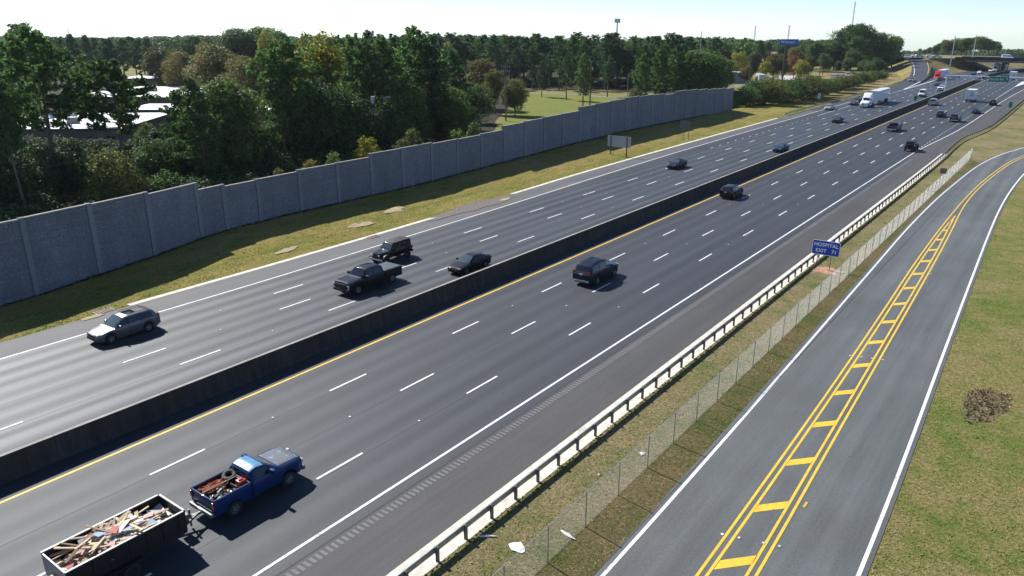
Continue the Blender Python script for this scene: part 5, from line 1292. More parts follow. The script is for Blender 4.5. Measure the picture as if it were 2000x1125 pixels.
def b_suv(paint, L=4.75, W=1.9, H=1.70, glass=M_glass, rails=None, wr=.36, wb=(.92, 3.68), nose=.84, hood=1.05, cowl=1.30, roof0=2.05, belt=1.12, trim=None, name='car', dark=False, sun=None):
    top, sh, ws, wt = suv_shape(L, W, H, nose, hood, cowl, roof0, L - .22, belt, wr)
    B = Body(L, top, sh, ws, wt, [(0, .36), (.35, .24), (L - .4, .26), (L, .42)], [(wb[0], wr), (wb[1], wr)], wr + .06, .06)
    r = empty(name); link('body', B.mesh(0, L, 'body', paint), r)
    B.top_glass(cowl + .08, roof0 - .02, 'w', .92).build('windscreen', M_lglass if glass is not None else glass, r, smooth=60)
    B.top_glass(L - .40, L - .10, 'w', .86, n=3).build('rear_window', M_glass, r, smooth=60)
    B.side_glass(cowl + .32, L - .52, 'g', sl=.28, sr=.12, n=10).build('side_window', M_glass, r)
    for t in (2.35 * L / 4.75, 3.3 * L / 4.75):
        q = B.sec(t); mm = MB()
        for sg in (1, -1): mm.bar(B.P(t, sg * (q[6][0] + .012), q[6][1]), B.P(t, sg * (q[7][0] + .012), q[7][1]), .07, .02)
        mm.build('door_pillar', M_blackp, r)
    add_wheels(r, B, wr, W / 2 - .01, .25, 5, dark); underbody(r, L - .5, W - .38, .26, .74)
    lights(r, L, W * .9, nose - .06, belt - .02, .40, .15, .2, .36, .10, .04)
    rbx(r, 'grille', (0, L / 2 - .03, nose - .16), (W * .5, .08, .26), M_blackp, .02)
    rbx(r, 'bumper', (0, L / 2 - .04, .46), (W * .74, .12, .16), M_blackp, .03)
    rbx(r, 'bumper', (0, -L / 2 + .02, .52), (W * .82, .12, .18), trim or M_blackp, .03)
    mirrors(r, W, L / 2 - cowl - .42, belt + .05, paint, 1.15)
    seams(r, B, (cowl + .28, 2.35 * L / 4.75, 3.3 * L / 4.75))
    if rails is not None:
        for sg in (1, -1):
            m = MB(); x = sg * W / 2 * .66; m.tube([(x, L / 2 - roof0 - .35, H + .0), (x, L / 2 - roof0 - .5, H + .06), (x, -L / 2 + .85, H + .05), (x, -L / 2 + .7, H - .02)], .022, 6); m.build('roof_rail', rails, r)
    if sun:
        B.top_glass(roof0 + .38, roof0 + 1.15, 'w', .62, off=.006).build('sunroof', M_glass, r)
    return r, B
def b_wagon(paint):
    r, B = b_suv(paint, 4.85, 1.92, 1.72, rails=M_blackp, wr=.36, wb=(.98, 3.84), nose=.86, hood=1.04, cowl=1.28, roof0=2.12, belt=1.10, sun=True)
    for o in r.children:
        if o.name.startswith('windscreen'): o.data.materials.clear(); o.data.materials.append(M_lglass)
    m = MB()                                                 # bright trim line under the side glass
    for sg in (1, -1):
        P = [B.P(t, sg * (B.sec(t)[6][0] + .012), B.sec(t)[6][1] + .01) for t in np.linspace(1.6, 4.4, 9)]; m.tube(P, .012, 5)
    m.build('window_trim', M_chrome, r)
    m = MB()
    for sg in (1, -1):
        P = [B.P(t, sg * (B.sec(t)[7][0] - .02), B.sec(t)[7][1] + .03) for t in np.linspace(4.0, 4.5, 4)]; m.tube(P, .014, 5)
    m.build('spoiler', paint, r)
    return r
def b_bigsuv(paint):
    r, B = b_suv(paint, 5.35, 2.03, 1.94, rails=M_blackp, wr=.39, wb=(.98, 4.05), nose=1.02, hood=1.20, cowl=1.42, roof0=2.10, belt=1.28, trim=M_chrome)
    m = MB()
    for k in range(7): m.bar((-.6 + .2 * k, .3, 1.945), (-.6 + .2 * k, -1.75, 1.93), .03, .02)
    m.build('roof_rib', paint, r)
    m = MB(); m.box((0, -5.35 / 2 - .012, 1.16), (1.5, .03, .05)); m.box((0, -5.35 / 2 - .012, 1.33), (1.55, .03, .03)); m.build('tailgate_trim', M_chrome, r)
    m = MB()
    for sg in (1, -1):
        P = [B.P(t, sg * (B.sec(t)[6][0] + .012), B.sec(t)[6][1] + .01) for t in np.linspace(1.7, 4.9, 9)]; m.tube(P, .012, 5)
    m.build('window_trim', M_chrome, r)
    return r
def b_jeep(paint):
    L, W = 4.3, 1.80
    top = [(0, 1.02), (.05, 1.10), (1.2, 1.17), (1.38, 1.19), (1.42, 1.25), (1.72, 1.78), (1.85, 1.84), (4.0, 1.83), (4.2, 1.80), (4.28, 1.2), (4.3, 1.1)]
    sh = [(0, .96), (.1, 1.02), (1.3, 1.10), (4.2, 1.14), (4.3, 1.0)]
    ws = [(0, .56), (.1, .58), (1.2, .74), (1.35, .78), (4.25, .78), (4.3, .76)]
    wt = [(0, .50), (1.2, .66), (1.4, .72), (1.8, .67), (4.2, .66), (4.3, .64)]
    B = Body(L, top, sh, ws, wt, [(0, .55), (.3, .50), (4.0, .52), (4.3, .6)], [(.62, .40), (3.55, .40)], .47, .05)
    r = empty('car'); link('body', B.mesh(0, L, 'body', paint), r)
    rbx(r, 'hardtop', (0, L / 2 - 3.02, 1.845), (1.36, 2.4, .06), M_blackp, .02)
    B.top_glass(1.44, 1.70, 'w', .92, n=3).build('windscreen', M_lglass, r)
    for ta, tb in ((1.85, 2.55), (2.68, 3.35), (3.5, 4.1)): B.side_glass(ta, tb, 'g', .12, .86, .012, n=3).build('side_window', M_glass, r)
    for sg in (1, -1):
        for tc in (.62, 3.55):
            m = MB(); P = []
            for k in range(9):
                a = math.pi * (.08 + .84 * k / 8); P.append((sg * .84, L / 2 - tc + .58 * math.cos(a), .40 + .52 * math.sin(a)))
            for a, b in zip(P[:-1], P[1:]): m.bar(a, b, .24, .05)
            m.build('fender', M_blackp, r)
        rbx(r, 'headlight', (sg * .45, L / 2 + .0, .90), (.2, .08, .2), M_head, .04)
        rbx(r, 'tail_light', (sg * .78, -L / 2, 1.0), (.12, .1, .24), M_tail, .02)
    rbx(r, 'bumper', (0, L / 2 + .18, .60), (1.66, .22, .18), M_chrome, .04); rbx(r, 'grille', (0, L / 2 + .01, .86), (.66, .05, .34), M_under, .02)
    rbx(r, 'bumper', (0, -L / 2 - .1, .60), (1.6, .2, .16), M_blackp, .04)
    sp = MB(); sp.lathe_x([(-.12, .24), (-.12, .38), (-.08, .40), (.08, .40), (.12, .38), (.12, .24), (.1, .001)], (0, 0, 0), 20); sp.build('spare_wheel', M_tyre, r, (0, -L / 2 - .2, 1.05), (0, 0, math.pi / 2), smooth=50)
    add_wheels(r, B, .40, .93, .27, 5, True); underbody(r, L - .4, 1.2, .45, .8); mirrors(r, 1.62, L / 2 - 1.75, 1.2, M_blackp, 1.2); seams(r, B, (1.5, 2.62, 3.42))
    return r
def bed(r, y0, y1, W, floor, rail, wheel_t, B, paint, name='cargo_bed'):
    m = MB(); hw = W / 2; n = 26; T = sorted(set(np.linspace(y0, y1, n)))
    tc, ra = wheel_t
    for sg in (1, -1):
        rows = []
        for y in T:
            d = y - tc; zb = .50
            if abs(d) < ra: zb = max(zb, B + math.sqrt(ra * ra - d * d))
            zb = min(zb, rail - .15); w = hw * (1 if y > y0 + .25 else .985)
            rows.append(len(m.v))
            m.v += [(sg * (hw - .10), y, floor), (sg * (hw - .10), y, rail - .01), (sg * (hw - .08), y, rail), (sg * (hw - .02), y, rail), (sg * w, y, rail - .05), (sg * (w + .015), y, rail - .25), (sg * w * .985, y, zb), (sg * (hw - .12), y, zb)]
        for a, b in zip(rows[:-1], rows[1:]):
            for i in range(7):
                f = (a + i, a + i + 1, b + i + 1, b + i); m.f.append(f if sg < 0 else f[::-1]); m.m.append(1 if i == 0 else 0)
        for a in (rows[0], rows[-1]): m.f.append(tuple(a + i for i in range(8))); m.m.append(0)
    m.add([(-hw + .1, y0, floor), (hw - .1, y0, floor), (hw - .1, y1, floor), (-hw + .1, y1, floor)], [(0, 1, 2, 3)], 1)
    m.box((0, y1 - .04, (floor + rail) / 2), (W - .2, .06, rail - floor), m=1)
    o = m.build(name, [paint, M_blackp], r, smooth=35)
    rbx(r, 'tailgate', (0, y0 + .035, (floor + rail) / 2 - .03), (W - .18, .07, rail - floor + .05), paint, .015)
    return o
def b_pickup(paint, L=6.1, W=2.05, cab_rear=4.05, H=1.96, wheels=(1.02, 5.0), r_=.42, cover=None, trim=M_chrome, bright_lights=False, heavy=True, cowl=1.55, roof0=2.28):
    hw = W / 2; k = H - 1.96
    top = [(0, 1.12), (.06, 1.24), (.3, 1.30), (cowl - .1, 1.36), (cowl, 1.38), (roof0, H - .06), (roof0 + .4, H), (cab_rear - .35, H - .02), (cab_rear - .08, H - .10), (cab_rear, H - .2)]
    sh = [(0, 1.05), (.1, 1.16), (.5, 1.24), (cowl, 1.28), (cab_rear, 1.32)]
    ws = [(0, hw * .84), (.06, hw * .92), (.3, hw * .98), (1, hw), (cab_rear, hw)]
    wt = [(0, hw * .72), (.1, hw * .80), (cowl, hw * .84), (roof0, hw * .72), (cab_rear - .3, hw * .71), (cab_rear, hw * .72)]
    B = Body(L, top, sh, ws, wt, [(0, .50), (.3, .42), (cab_rear, .44)], [(wheels[0], r_)], r_ + .09, .06)
    r = empty('pickup_truck'); link('body', B.mesh(0, cab_rear, 'body', paint), r)
    B.wh = [(w_, r_) for w_ in wheels]
    B.top_glass(cowl + .07, roof0 - .02, 'w', .92).build('windscreen', M_lglass if not heavy else M_glass, r, smooth=60)
    B.side_glass(cowl + .42, cab_rear - .16, 'g', sl=.24, sr=.04, n=8).build('side_window', M_glass, r)
    m = MB(); z0, z1 = 1.38, H - .24; y = L / 2 - cab_rear - .012; m.add([(-hw * .62, y, z0), (hw * .62, y, z0), (hw * .58, y, z1), (-hw * .58, y, z1)], [(0, 1, 2, 3)]); m.build('rear_window', M_glass, r)
    if cab_rear > 3.5:
        q = B.sec(2.95); mm = MB()
        for sg in (1, -1): mm.bar(B.P(2.95, sg * (q[6][0] + .012), q[6][1]), B.P(2.95, sg * (q[7][0] + .012), q[7][1]), .09, .02)
        mm.build('door_pillar', M_blackp, r)
    by1 = L / 2 - cab_rear - .06; bed(r, -L / 2, by1, W * .985, .78, 1.34, (L / 2 - wheels[1], r_ + .09), r_, paint)
    if cover is not None:
        c = rbx(r, 'bed_cover', (0, (by1 - L / 2) / 2, 1.36), (W - .16, by1 + L / 2 - .06, .05), cover, .015)
        for f in (.33, .66): bx(c, 'cover_seam', (0, -(by1 + L / 2) / 2 + f * (by1 + L / 2), .028), (W - .2, .03, .01), M_under)
    add_wheels(r, B, r_, hw - .005, .28, 6); underbody(r, L - .5, W - .5, .40, .76)
    for sg in (1, -1):
        if bright_lights:
            for c, d in (((sg * (hw - .17), L / 2 + .01, 1.02), (.24, .06, .06)), ((sg * (hw - .08), L / 2 + .01, .87), (.07, .08, .34)), ((sg * (hw - .17), L / 2 + .01, .72), (.24, .06, .06))): rbx(r, 'headlight', c, d, M_head, .015)
        else: rbx(r, 'headlight', (sg * (hw - .24), L / 2 - .02, .98), (.34, .12, .22), M_head, .03)
        rbx(r, 'tail_light', (sg * (hw - .10), -L / 2 + .0, 1.08), (.16, .1, .34), M_tail, .02)
    rbx(r, 'grille', (0, L / 2 + .0, .90), (W * .58, .08, .40), M_blackp, .03); rbx(r, 'bumper', (0, L / 2 + .03, .56), (W * .92, .18, .24), trim if not bright_lights else M_blackp, .04)
    rbx(r, 'bumper', (0, -L / 2 - .10, .60), (W * .92, .2, .2), trim, .04); bx(r, 'number_plate', (0, -L / 2 - .21, .62), (.34, .02, .16), M_plate)
    mirrors(r, W, L / 2 - cowl - .45, 1.42, M_blackp if bright_lights else paint, 1.5); seams(r, B, (cowl + .35, 2.95, cab_rear - .12) if cab_rear > 3.5 else (cowl + .35, cab_rear - .12))
    return r
def b_van(paint):
    L, W, H = 5.6, 2.02, 2.45
    top = [(0, .95), (.05, 1.08), (.9, 1.32), (1.0, 1.36), (1.75, 2.30), (2.1, H), (L - .2, H), (L - .04, H - .1), (L, 1.2)]
    sh = [(0, .9), (.1, 1.0), (1.0, 1.22), (L - .1, 1.28), (L, 1.1)]
    ws = [(0, .74), (.1, .88), (.5, .98), (1, 1.01), (L - .2, 1.01), (L, .96)]; wt = [(0, .6), (.9, .82), (1.75, .80), (2.2, .84), (L, .84)]
    B = Body(L, top, sh, ws, wt, [(0, .4), (.3, .3), (L, .4)], [(1.0, .35), (4.4, .35)], .41, .06)
    r = empty('van'); link('body', B.mesh(0, L, 'body', paint), r)
    B.top_glass(1.06, 1.72, 'w', .9).build('windscreen', M_glass, r); B.side_glass(1.3, 2.5, 'g', sl=.35, v1=.72).build('side_window', M_glass, r)
    B.side_glass(2.7, 4.9, 'g', v0=.2, v1=.62).build('side_window', M_glass, r)
    add_wheels(r, B, .35, 1.0); underbody(r, L - .6, 1.6, .3, .8); lights(r, L, 1.8, .86, 1.1); rbx(r, 'grille', (0, L / 2 - .02, .74), (1, .08, .24), M_blackp, .02); rbx(r, 'bumper', (0, L / 2, .5), (1.7, .14, .18), M_blackp, .03); mirrors(r, W, L / 2 - 1.5, 1.45, M_blackp, 1.5)
    return r
def b_semi(paint, tpaint):
    r = empty('semi_truck'); L = 7.2; W = 2.45
    top = [(0, 1.05), (.06, 1.35), (.35, 1.55), (1.75, 1.85), (1.85, 1.9), (2.45, 2.75), (2.6, 2.9), (3.4, 3.65), (4.1, 3.98), (4.6, 4.0), (4.75, 3.95)]
    sh = [(0, 1.0), (.2, 1.35), (1.7, 1.7), (2.2, 1.9), (4.75, 2.0)]
    ws = [(0, .92), (.1, 1.02), (.4, 1.1), (1.7, 1.2), (4.75, 1.22)]; wt = [(0, .6), (.3, .72), (1.75, .84), (2.5, .98), (3.3, 1.02), (4.75, 1.14)]
    B = Body(L, top, sh, ws, wt, [(0, .42), (4.75, .5)], [(1.25, .5)], .6, .1)
    off = 7.6
    cabr = link('cab', B.mesh(0, 4.75, 'cab', paint), r, (0, off, 0))
    g = B.top_glass(1.9, 2.42, 'w', .9).build('windscreen', M_glass, r, (0, off, 0)); g = B.side_glass(2.35, 3.1, 'g', v0=.02, v1=.48).build('side_window', M_glass, r, (0, off, 0))
    rbx(r, 'grille', (0, off + L / 2 + .0, 1.02), (1.15, .08, .8), M_chrome, .03); rbx(r, 'bumper', (0, off + L / 2 + .05, .5), (2.2, .16, .34), M_chrome, .05)
    for sg in (1, -1): rbx(r, 'headlight', (sg * .95, off + L / 2 - .14, .95), (.3, .14, .24), M_head, .04); rbx(r, 'mirror', (sg * 1.42, off + L / 2 - 2.1, 2.1), (.12, .14, .6), M_blackp, .03); m = MB(); m.tube([(sg * .9, off - .2, .62), (sg * .9, off + 1.2, .62)], .3, 12); m.build('fuel_tank', M_chrome, r)
    bx(r, 'chassis', (0, off - 1.0, .8), (.9, 6.6, .3), M_under)
    for y, rr, n in ((off + L / 2 - 1.25, .5, 1), (off - 2.0, .5, 2), (off - 3.3, .5, 2)):
        for sg in (1, -1): wheel_parts(r, sg * (.98 if n > 1 else 1.05), y, rr, .56 if n > 1 else .3, sg, 8)
    b_trailer_box(r, tpaint, 16.0, off - 2.6 - 13.4 + 2.4, 2.6, 1.2, 4.1)
    return r
def b_trailer_box(r, tpaint, TL, yc, W, z0, z1):
    t = MB(); t.box((0, 0, (z0 + z1) / 2), (W, TL, z1 - z0)); tr_ = t.build('trailer', tpaint, r, (0, yc - TL / 2 + 6.2, 0)); y = yc - TL / 2 + 6.2
    m = MB()
    for k in range(22):
        for sg in (1, -1): m.box((sg * (W / 2 + .008), -TL / 2 + .5 + k * (TL - 1) / 21, (z0 + z1) / 2), (.02, .05, z1 - z0 - .25))
    m.build('side_rib', tpaint, tr_)
    m = MB()
    for sg in (1, -1): m.box((sg * W / 4, -TL / 2 - .015, (z0 + z1) / 2), (W / 2 - .06, .03, z1 - z0 - .12))
    m.build('rear_door', tpaint, tr_)
    m = MB(); m.box((0, -TL / 2 - .05, .65), (2.3, .1, .12)); m.box((.6, -TL / 2 - .03, .9), (.08, .08, .6)); m.box((-.6, -TL / 2 - .03, .9), (.08, .08, .6)); m.build('rear_guard', M_dsteel, tr_)
    for sg in (1, -1):
        rbx(tr_, 'tail_light', (sg * 1.05, -TL / 2 - .04, 1.08), (.3, .05, .14), M_tail, .015); m = MB(); m.box((sg * .9, 3.8, .7), (.14, .14, 1.0)); m.build('landing_leg', M_dsteel, tr_)
        for yy in (-TL / 2 + 1.6, -TL / 2 + 2.9): wheel_parts(r, sg * .98, y + yy, .5, .56, sg, 8)
    bx(tr_, 'chassis', (0, -TL / 2 + 3, .95), (1.0, 5, .4), M_under)
    return tr_
def b_box(paint, tpaint):
    r = empty('box_truck')
    L = 8.6; b_lo = Body(L, [(0, .95), (.1, 1.2), (.9, 1.5), (1.0, 1.55), (1.5, 2.35), (1.75, 2.5), (2.3, 2.5)], [(0, .9), (.2, 1.1), (1, 1.4), (2.3, 1.5)], [(0, .9), (.2, 1.05), (2.3, 1.1)], [(0, .7), (1, .9), (1.6, .9), (2.3, .92)], [(0, .4), (2.3, .45)], [(1.1, .45)], .53, .06)
    link('cab', b_lo.mesh(0, 2.3, 'cab', paint), r); b_lo.top_glass(1.05, 1.46, 'w').build('windscreen', M_glass, r); b_lo.side_glass(1.3, 2.1, 'g', sl=.2).build('side_window', M_glass, r)
    t = MB(); t.box((0, 0, 2.3), (2.5, 6.2, 2.9)); c = t.build('cargo_box', tpaint, r, (0, -1.15, 0))
    m = MB(); m.box((0, -3.12, 2.2), (2.3, .04, 2.5)); m.build('rear_door', tpaint, c)
    m = MB()
    for k in range(7): m.box((0, -3.145, 1.1 + k * .36), (2.28, .015, .02))
    m.build('door_seam', M_dsteel, c)
    m = MB(); m.lathe_x([(0, .30), (0, .46)], (0, 0, 0), 16); m.build('emblem', M_dsteel, c, (.45, -3.15, 2.35), (0, 0, math.pi / 2))
    for sg in (1, -1):
        rbx(r, 'tail_light', (sg * 1.0, -4.3, .8), (.2, .08, .16), M_tail, .02); rbx(r, 'headlight', (sg * .8, L / 2 - .1, .95), (.3, .12, .2), M_head, .03); rbx(r, 'mirror', (sg * 1.3, L / 2 - 1.7, 1.9), (.12, .12, .45), M_blackp, .03)
        wheel_parts(r, sg * .98, L / 2 - 1.1, .45, .28, sg, 8); wheel_parts(r, sg * .95, -2.3, .45, .5, sg, 8)
    bx(r, 'bumper', (0, -4.32, .6), (2.3, .14, .2), M_dsteel); bx(r, 'chassis', (0, -.5, .7), (1.0, 7, .3), M_under)
    return r
PROTO = {}
BUILD = dict(sedan=lambda p: b_sedan(p), suv=lambda p: b_suv(p)[0], wagon=b_wagon, bigsuv=b_bigsuv, jeep=b_jeep, van=b_van,
             pickup=lambda p: b_pickup(p), pickup_hd=lambda p: b_pickup(p, L=6.35, cab_rear=4.15, H=2.02, wheels=(1.05, 5.15), r_=.43, cover=M_bedcover, bright_lights=True))
M_bedcover = plain('grey_bed_cover', (0.12, 0.135, 0.14), .35)
DIM = dict(sedan=(4.9, 1.86, .95, 3.78), suv=(4.75, 1.9, .92, 3.68), wagon=(4.85, 1.92, .98, 3.84), bigsuv=(5.35, 2.03, .98, 4.05), jeep=(4.3, 1.86, .62, 3.55), van=(5.6, 2.02, 1.0, 4.4), pickup=(6.1, 2.05, 1.02, 5.0), pickup_hd=(6.35, 2.05, 1.05, 5.15))
def put(kind, px, py, wheel, heading, paint, label, cat='car', group=None, dx=0.0):
    """(px, py): photo pixel where the near side front (F) or rear (R) tyre meets the road, or the middle of the near side (M)"""
    L, W, f, b_ = DIM[kind]
    X, Y = at(px, py); t = {'F': f, 'R': b_, 'M': L / 2}[wheel]; off = L / 2 - t
    sgn = 1 if heading > 0 else -1
    loc = (X - W / 2 + .04 + dx, Y - sgn * off, .004)
    key = (kind, paint.name)
    if key not in PROTO: r = BUILD[kind](paint); PROTO[key] = r
    else: r = copy_tree(PROTO[key])
    r.location = loc; r.rotation_euler = (0, 0, 0 if sgn > 0 else math.pi)
    for k in ('group',):
        if k in r: del r[k]
    return tag(r, label, cat, group)
# oncoming lanes (left)
put('wagon', 219.5, 671.5, 'F', -1, P_grey, 'warm grey estate car with roof rails, nearest car in the oncoming lanes')
put('pickup_hd', 701, 576, 'F', -1, P_black, 'shiny black crew cab pickup with grey bed cover and bracket shaped lamps', 'pickup truck')
put('jeep', 797, 503, 'R', -1, P_black, 'boxy black off-roader with bright front bumper beside the black pickup')
put('sedan', 912, 536.5, 'F', -1, P_black, 'black sedan close to the median barrier with sun glint on its windscreen')
put('sedan', 1324, 331, 'F', -1, P_navy, 'midnight blue sedan in the left lanes beyond the big sign back')
put('sedan', 1529, 298, 'F', -1, P_dkblue, 'dark blue sedan hugging the median barrier further on')
put('suv', 1640, 240.5, 'F', -1, P_dkgrey, 'charcoal crossover alone in the middle oncoming lane')
put('sedan', 1623, 215.5, 'F', -1, P_silver, 'silver sedan in the outermost lane by the left guard rail')
put('sedan', 1671, 206, 'F', -1, P_dkgrey, 'dark car just ahead of the white semi truck')
put('suv', 1681, 200, 'M', -1, P_navy, 'dark car half hidden behind the cab of the white semi truck')
put('suv', 1733, 181, 'F', -1, P_white, 'white crossover behind the white semi truck')
put('van', 1805, 190, 'F', -1, P_sgreen, 'pale grey green van in the oncoming lanes before the gantry', 'van')
put('pickup', 1842, 178, 'F', -1, P_white, 'white pickup beside the gantry post in the oncoming lanes', 'pickup truck')
put('sedan', 1834, 168, 'F', -1, P_blue, 'small blue car just left of the gantry post')
put('pickup', 1784, 161.5, 'F', -1, P_silver, 'silver pickup coming down the on-ramp', 'pickup truck')
put('sedan', 1800, 149.5, 'F', -1, P_white, 'white sedan on the on-ramp behind the silver pickup')
put('suv', 1805, 140.5, 'F', -1, P_dkblue, 'dark blue car higher on the on-ramp')
put('sedan', 1916, 144, 'F', -1, P_white, 'white and dark car in the far oncoming lanes below the embankment')
put('sedan', 1904, 147, 'F', -1, P_dkblue, 'bluish car next to the white and dark car far ahead')
put('sedan', 1938, 140.5, 'F', -1, P_white, 'white sedan in front of the far white semi truck')
# outbound lanes (right)
put('bigsuv', 1167, 556, 'R', 1, P_navy, 'large dark blue roof railed sport utility, nearest outbound big car')
put('suv', 1434, 388.5, 'R', 1, P_black, 'black crossover in the outbound lane next to the yellow line')
put('pickup', 1752, 257.5, 'R', 1, P_dkgrey, 'dark grey pickup driving away in the inner outbound lane', 'pickup truck')
put('jeep', 1786.5, 296.5, 'R', 1, P_black, 'dark off-roader with spare wheel driving away near the right edge line')
put('bigsuv', 1872, 238.8, 'R', 1, P_black, 'big black truck driving away next to the dotted exit line', 'pickup truck')
put('suv', 1844, 229.6, 'R', 1, P_dkgrey, 'dark crossover left of the big black truck')
put('sedan', 1912, 222.5, 'R', 1, P_dkgrey, 'grey sedan in the exit lane ahead of the big black truck')
put('suv', 1945.5, 206.6, 'R', 1, P_navy, 'dark crossover in the exit lane right of the white box truck')
put('pickup', 1827, 206.5, 'R', 1, P_silver, 'silver pickup driving away along the median before the gantry', 'pickup truck')
# trucks
X, Y = at(1697, 210.5)
s1 = b_semi(P_white, P_white); tag(s1, 'white semi truck with long white trailer in the oncoming lanes', 'truck'); s1.rotation_euler = (0, 0, math.pi); s1.location = (X - 1.25, Y + 7.6 + 3.6 - 1.25, .004)
s2 = b_semi(P_red, P_white); X, Y = at(1834, 158.3); tag(s2, 'red semi truck with white trailer approaching behind the gantry', 'truck'); s2.rotation_euler = (0, 0, math.pi); s2.location = (X - 1.25, Y + 7.6 + 3.6 - 1.25, .004)
s3 = copy_tree(s1); X, Y = at(1948, 140.5); tag(s3, 'white semi truck far ahead beneath the overpass', 'truck'); s3.location = (X - 1.2, Y + 9.8, .004)
bt = b_box(P_white, P_white); X, Y = at(1903, 199.3); tag(bt, 'white box truck with a dark ring emblem on its rear door', 'truck'); bt.location = (X - 1.25, Y + 2.3, .004)
b2 = copy_tree(bt); X, Y = at(1984, 158); tag(b2, 'white box truck partly hidden behind the green exit sign', 'truck'); b2.location = (X - 1.6, Y + 4, .004)
b3 = copy_tree(bt); X, Y = at(1963, 140.5); tag(b3, 'pale box truck in the queue beyond the far semi truck', 'truck'); b3.location = (X - 1.2, Y + 4, .004); b3.rotation_euler = (0, 0, math.pi)
# far queue beyond the bridge
for i in range(16):
    yy = 520 + i * 9 + rnd.uniform(-2, 2); ln = rnd.choice((-33, -36.5, -28, -24, -46, -49.5, -53)); kd = rnd.choice(('sedan', 'suv', 'van')); pt = {'sedan': P_white, 'suv': P_white, 'van': P_sgreen}[kd] if rnd.random() < .7 else {'sedan': P_dkgrey, 'suv': P_navy, 'van': P_sgreen}[kd]
    k = (kd, pt.name)
    r = copy_tree(PROTO[k]) if k in PROTO else PROTO.setdefault(k, BUILD[kd](pt))
    r.location = (bent(ln, yy), yy, .004); r.rotation_euler = (0, 0, math.pi if ln < -41 else 0); tag(r, 'small far vehicle in the queue beyond the overpass', 'car', 'vehicles queueing beyond the overpass')
# ramp top, service road, overpass
def put_at(kind, paint, loc, rz, label, group=None, cat='car'):
    k = (kind, paint.name); r = copy_tree(PROTO[k]) if k in PROTO else PROTO.setdefault(k, BUILD[kind](paint))
    r.location = loc; r.rotation_euler = (0, 0, rz)
    if 'group' in r: del r['group']
    return tag(r, label, cat, group)
x, y = at(1772, 119, 6.0); put_at('suv', P_black, (x, y, 6.15), math.pi + .6, 'black car at the top of the on-ramp')
x, y = at(1662, 145, 0); put_at('sedan', P_silver, (x, y, 0), 1.9, 'pale car on the service road left of the big tree clump')
for px, kd, pt, lb in ((1794, 'sedan', P_white, 'white car on the overpass road left of the wooden poles'), (1804, 'suv', P_silver, 'silver car on the overpass road'), (1829, 'suv', P_white, 'white car on the overpass road above the embankment'), (1846, 'sedan', P_silver, 'silver sedan on the overpass road near the tall light poles'), (1999, 'van', P_white, 'white van on the bridge at the right edge')) if 'van' in DIM else ():
    if (kd, pt.name) not in PROTO: PROTO[(kd, pt.name)] = None; del PROTO[(kd, pt.name)]
    a = Vector(P3(C_, 0, 6, ZB)); q = at(px, 111, ZB); t_ = (Vector((q[0], q[1], 0)) - Vector((C_[0], C_[1], 0))).dot(ud)
    put_at(kd, pt, P3(C_, t_, 6, ZB - .04), rzb - math.pi / 2, lb)
# parked trailers by the lot
x, y = at(1484, 163); m = MB(); o = empty('parked_trailer', (x, y, 0), .5); tag(o, 'grey trailer parked at the left edge of the pale lot', 'trailer')
m.box((0, 0, 2.3), (2.6, 9, 3.0)); m.build('cargo_box', M_sback, o); m = MB(); m.box((0, 0, .5), (1.8, 8, .5)); m.build('chassis', M_under, o)
x, y = at(1432, 160); m = MB(); o = empty('storage_building', (x, y, 0), .4); tag(o, 'low pale grey building half hidden by the golden trees', 'building')
m.box((0, 0, 2), (14, 8, 4)); m.build('wall', M_sback, o); m = MB(); m.box((0, 0, 4.1), (14.6, 8.6, .25)); m.build('roof', M_roof, o)

# ---------------------------------------------------------------- old blue pickup with loaded bed, and the debris trailer
P_hood, _t, _p = newmat('peeling_blue_hood'); q_ = NT(_t); co_ = q_.n('TexCoord').outputs['Object']
f_ = q_.rng(q_.noise(co_, 3.2, 6, .7), .57, .64, 0, .9)
_t.links.new(q_.mix(f_, (0.085, 0.095, 0.11), (0.15, 0.25, 0.38)), _p.inputs['Base Color']); _p.inputs['Roughness'].default_value = .6
P_roof, _t, _p = newmat('faded_blue_roof'); q_ = NT(_t); co_ = q_.n('TexCoord').outputs['Object']
_t.links.new(q_.mix(q_.rng(q_.noise(co_, 1.6, 5, .65), .35, .65, 0, 1), (0.045, 0.17, 0.36), (0.13, 0.31, 0.50)), _p.inputs['Base Color']); _p.inputs['Roughness'].default_value = .42
DIR = 0.0
xr, yr = at(462.5, 1008); xf, yf = at(566, 948)
W = 1.98; wb_ = yf - yr; L = wb_ + 1.95; CR = L - 2.05
bp = b_pickup(P_blue, L=L, W=W, cab_rear=CR, H=1.84, wheels=(.93, .93 + wb_), r_=.38, cover=None, trim=M_dsteel, heavy=False, cowl=1.5, roof0=2.15)
tag(bp, 'old blue pickup with faded roof and peeling hood towing the debris trailer', 'pickup truck')
bp.location = ((xr + xf) / 2 - W / 2 + .04, (yr + yf) / 2 - (L / 2 - .93 - wb_ / 2), .004)
body = [c for c in bp.children if c.name.startswith('body')][0]
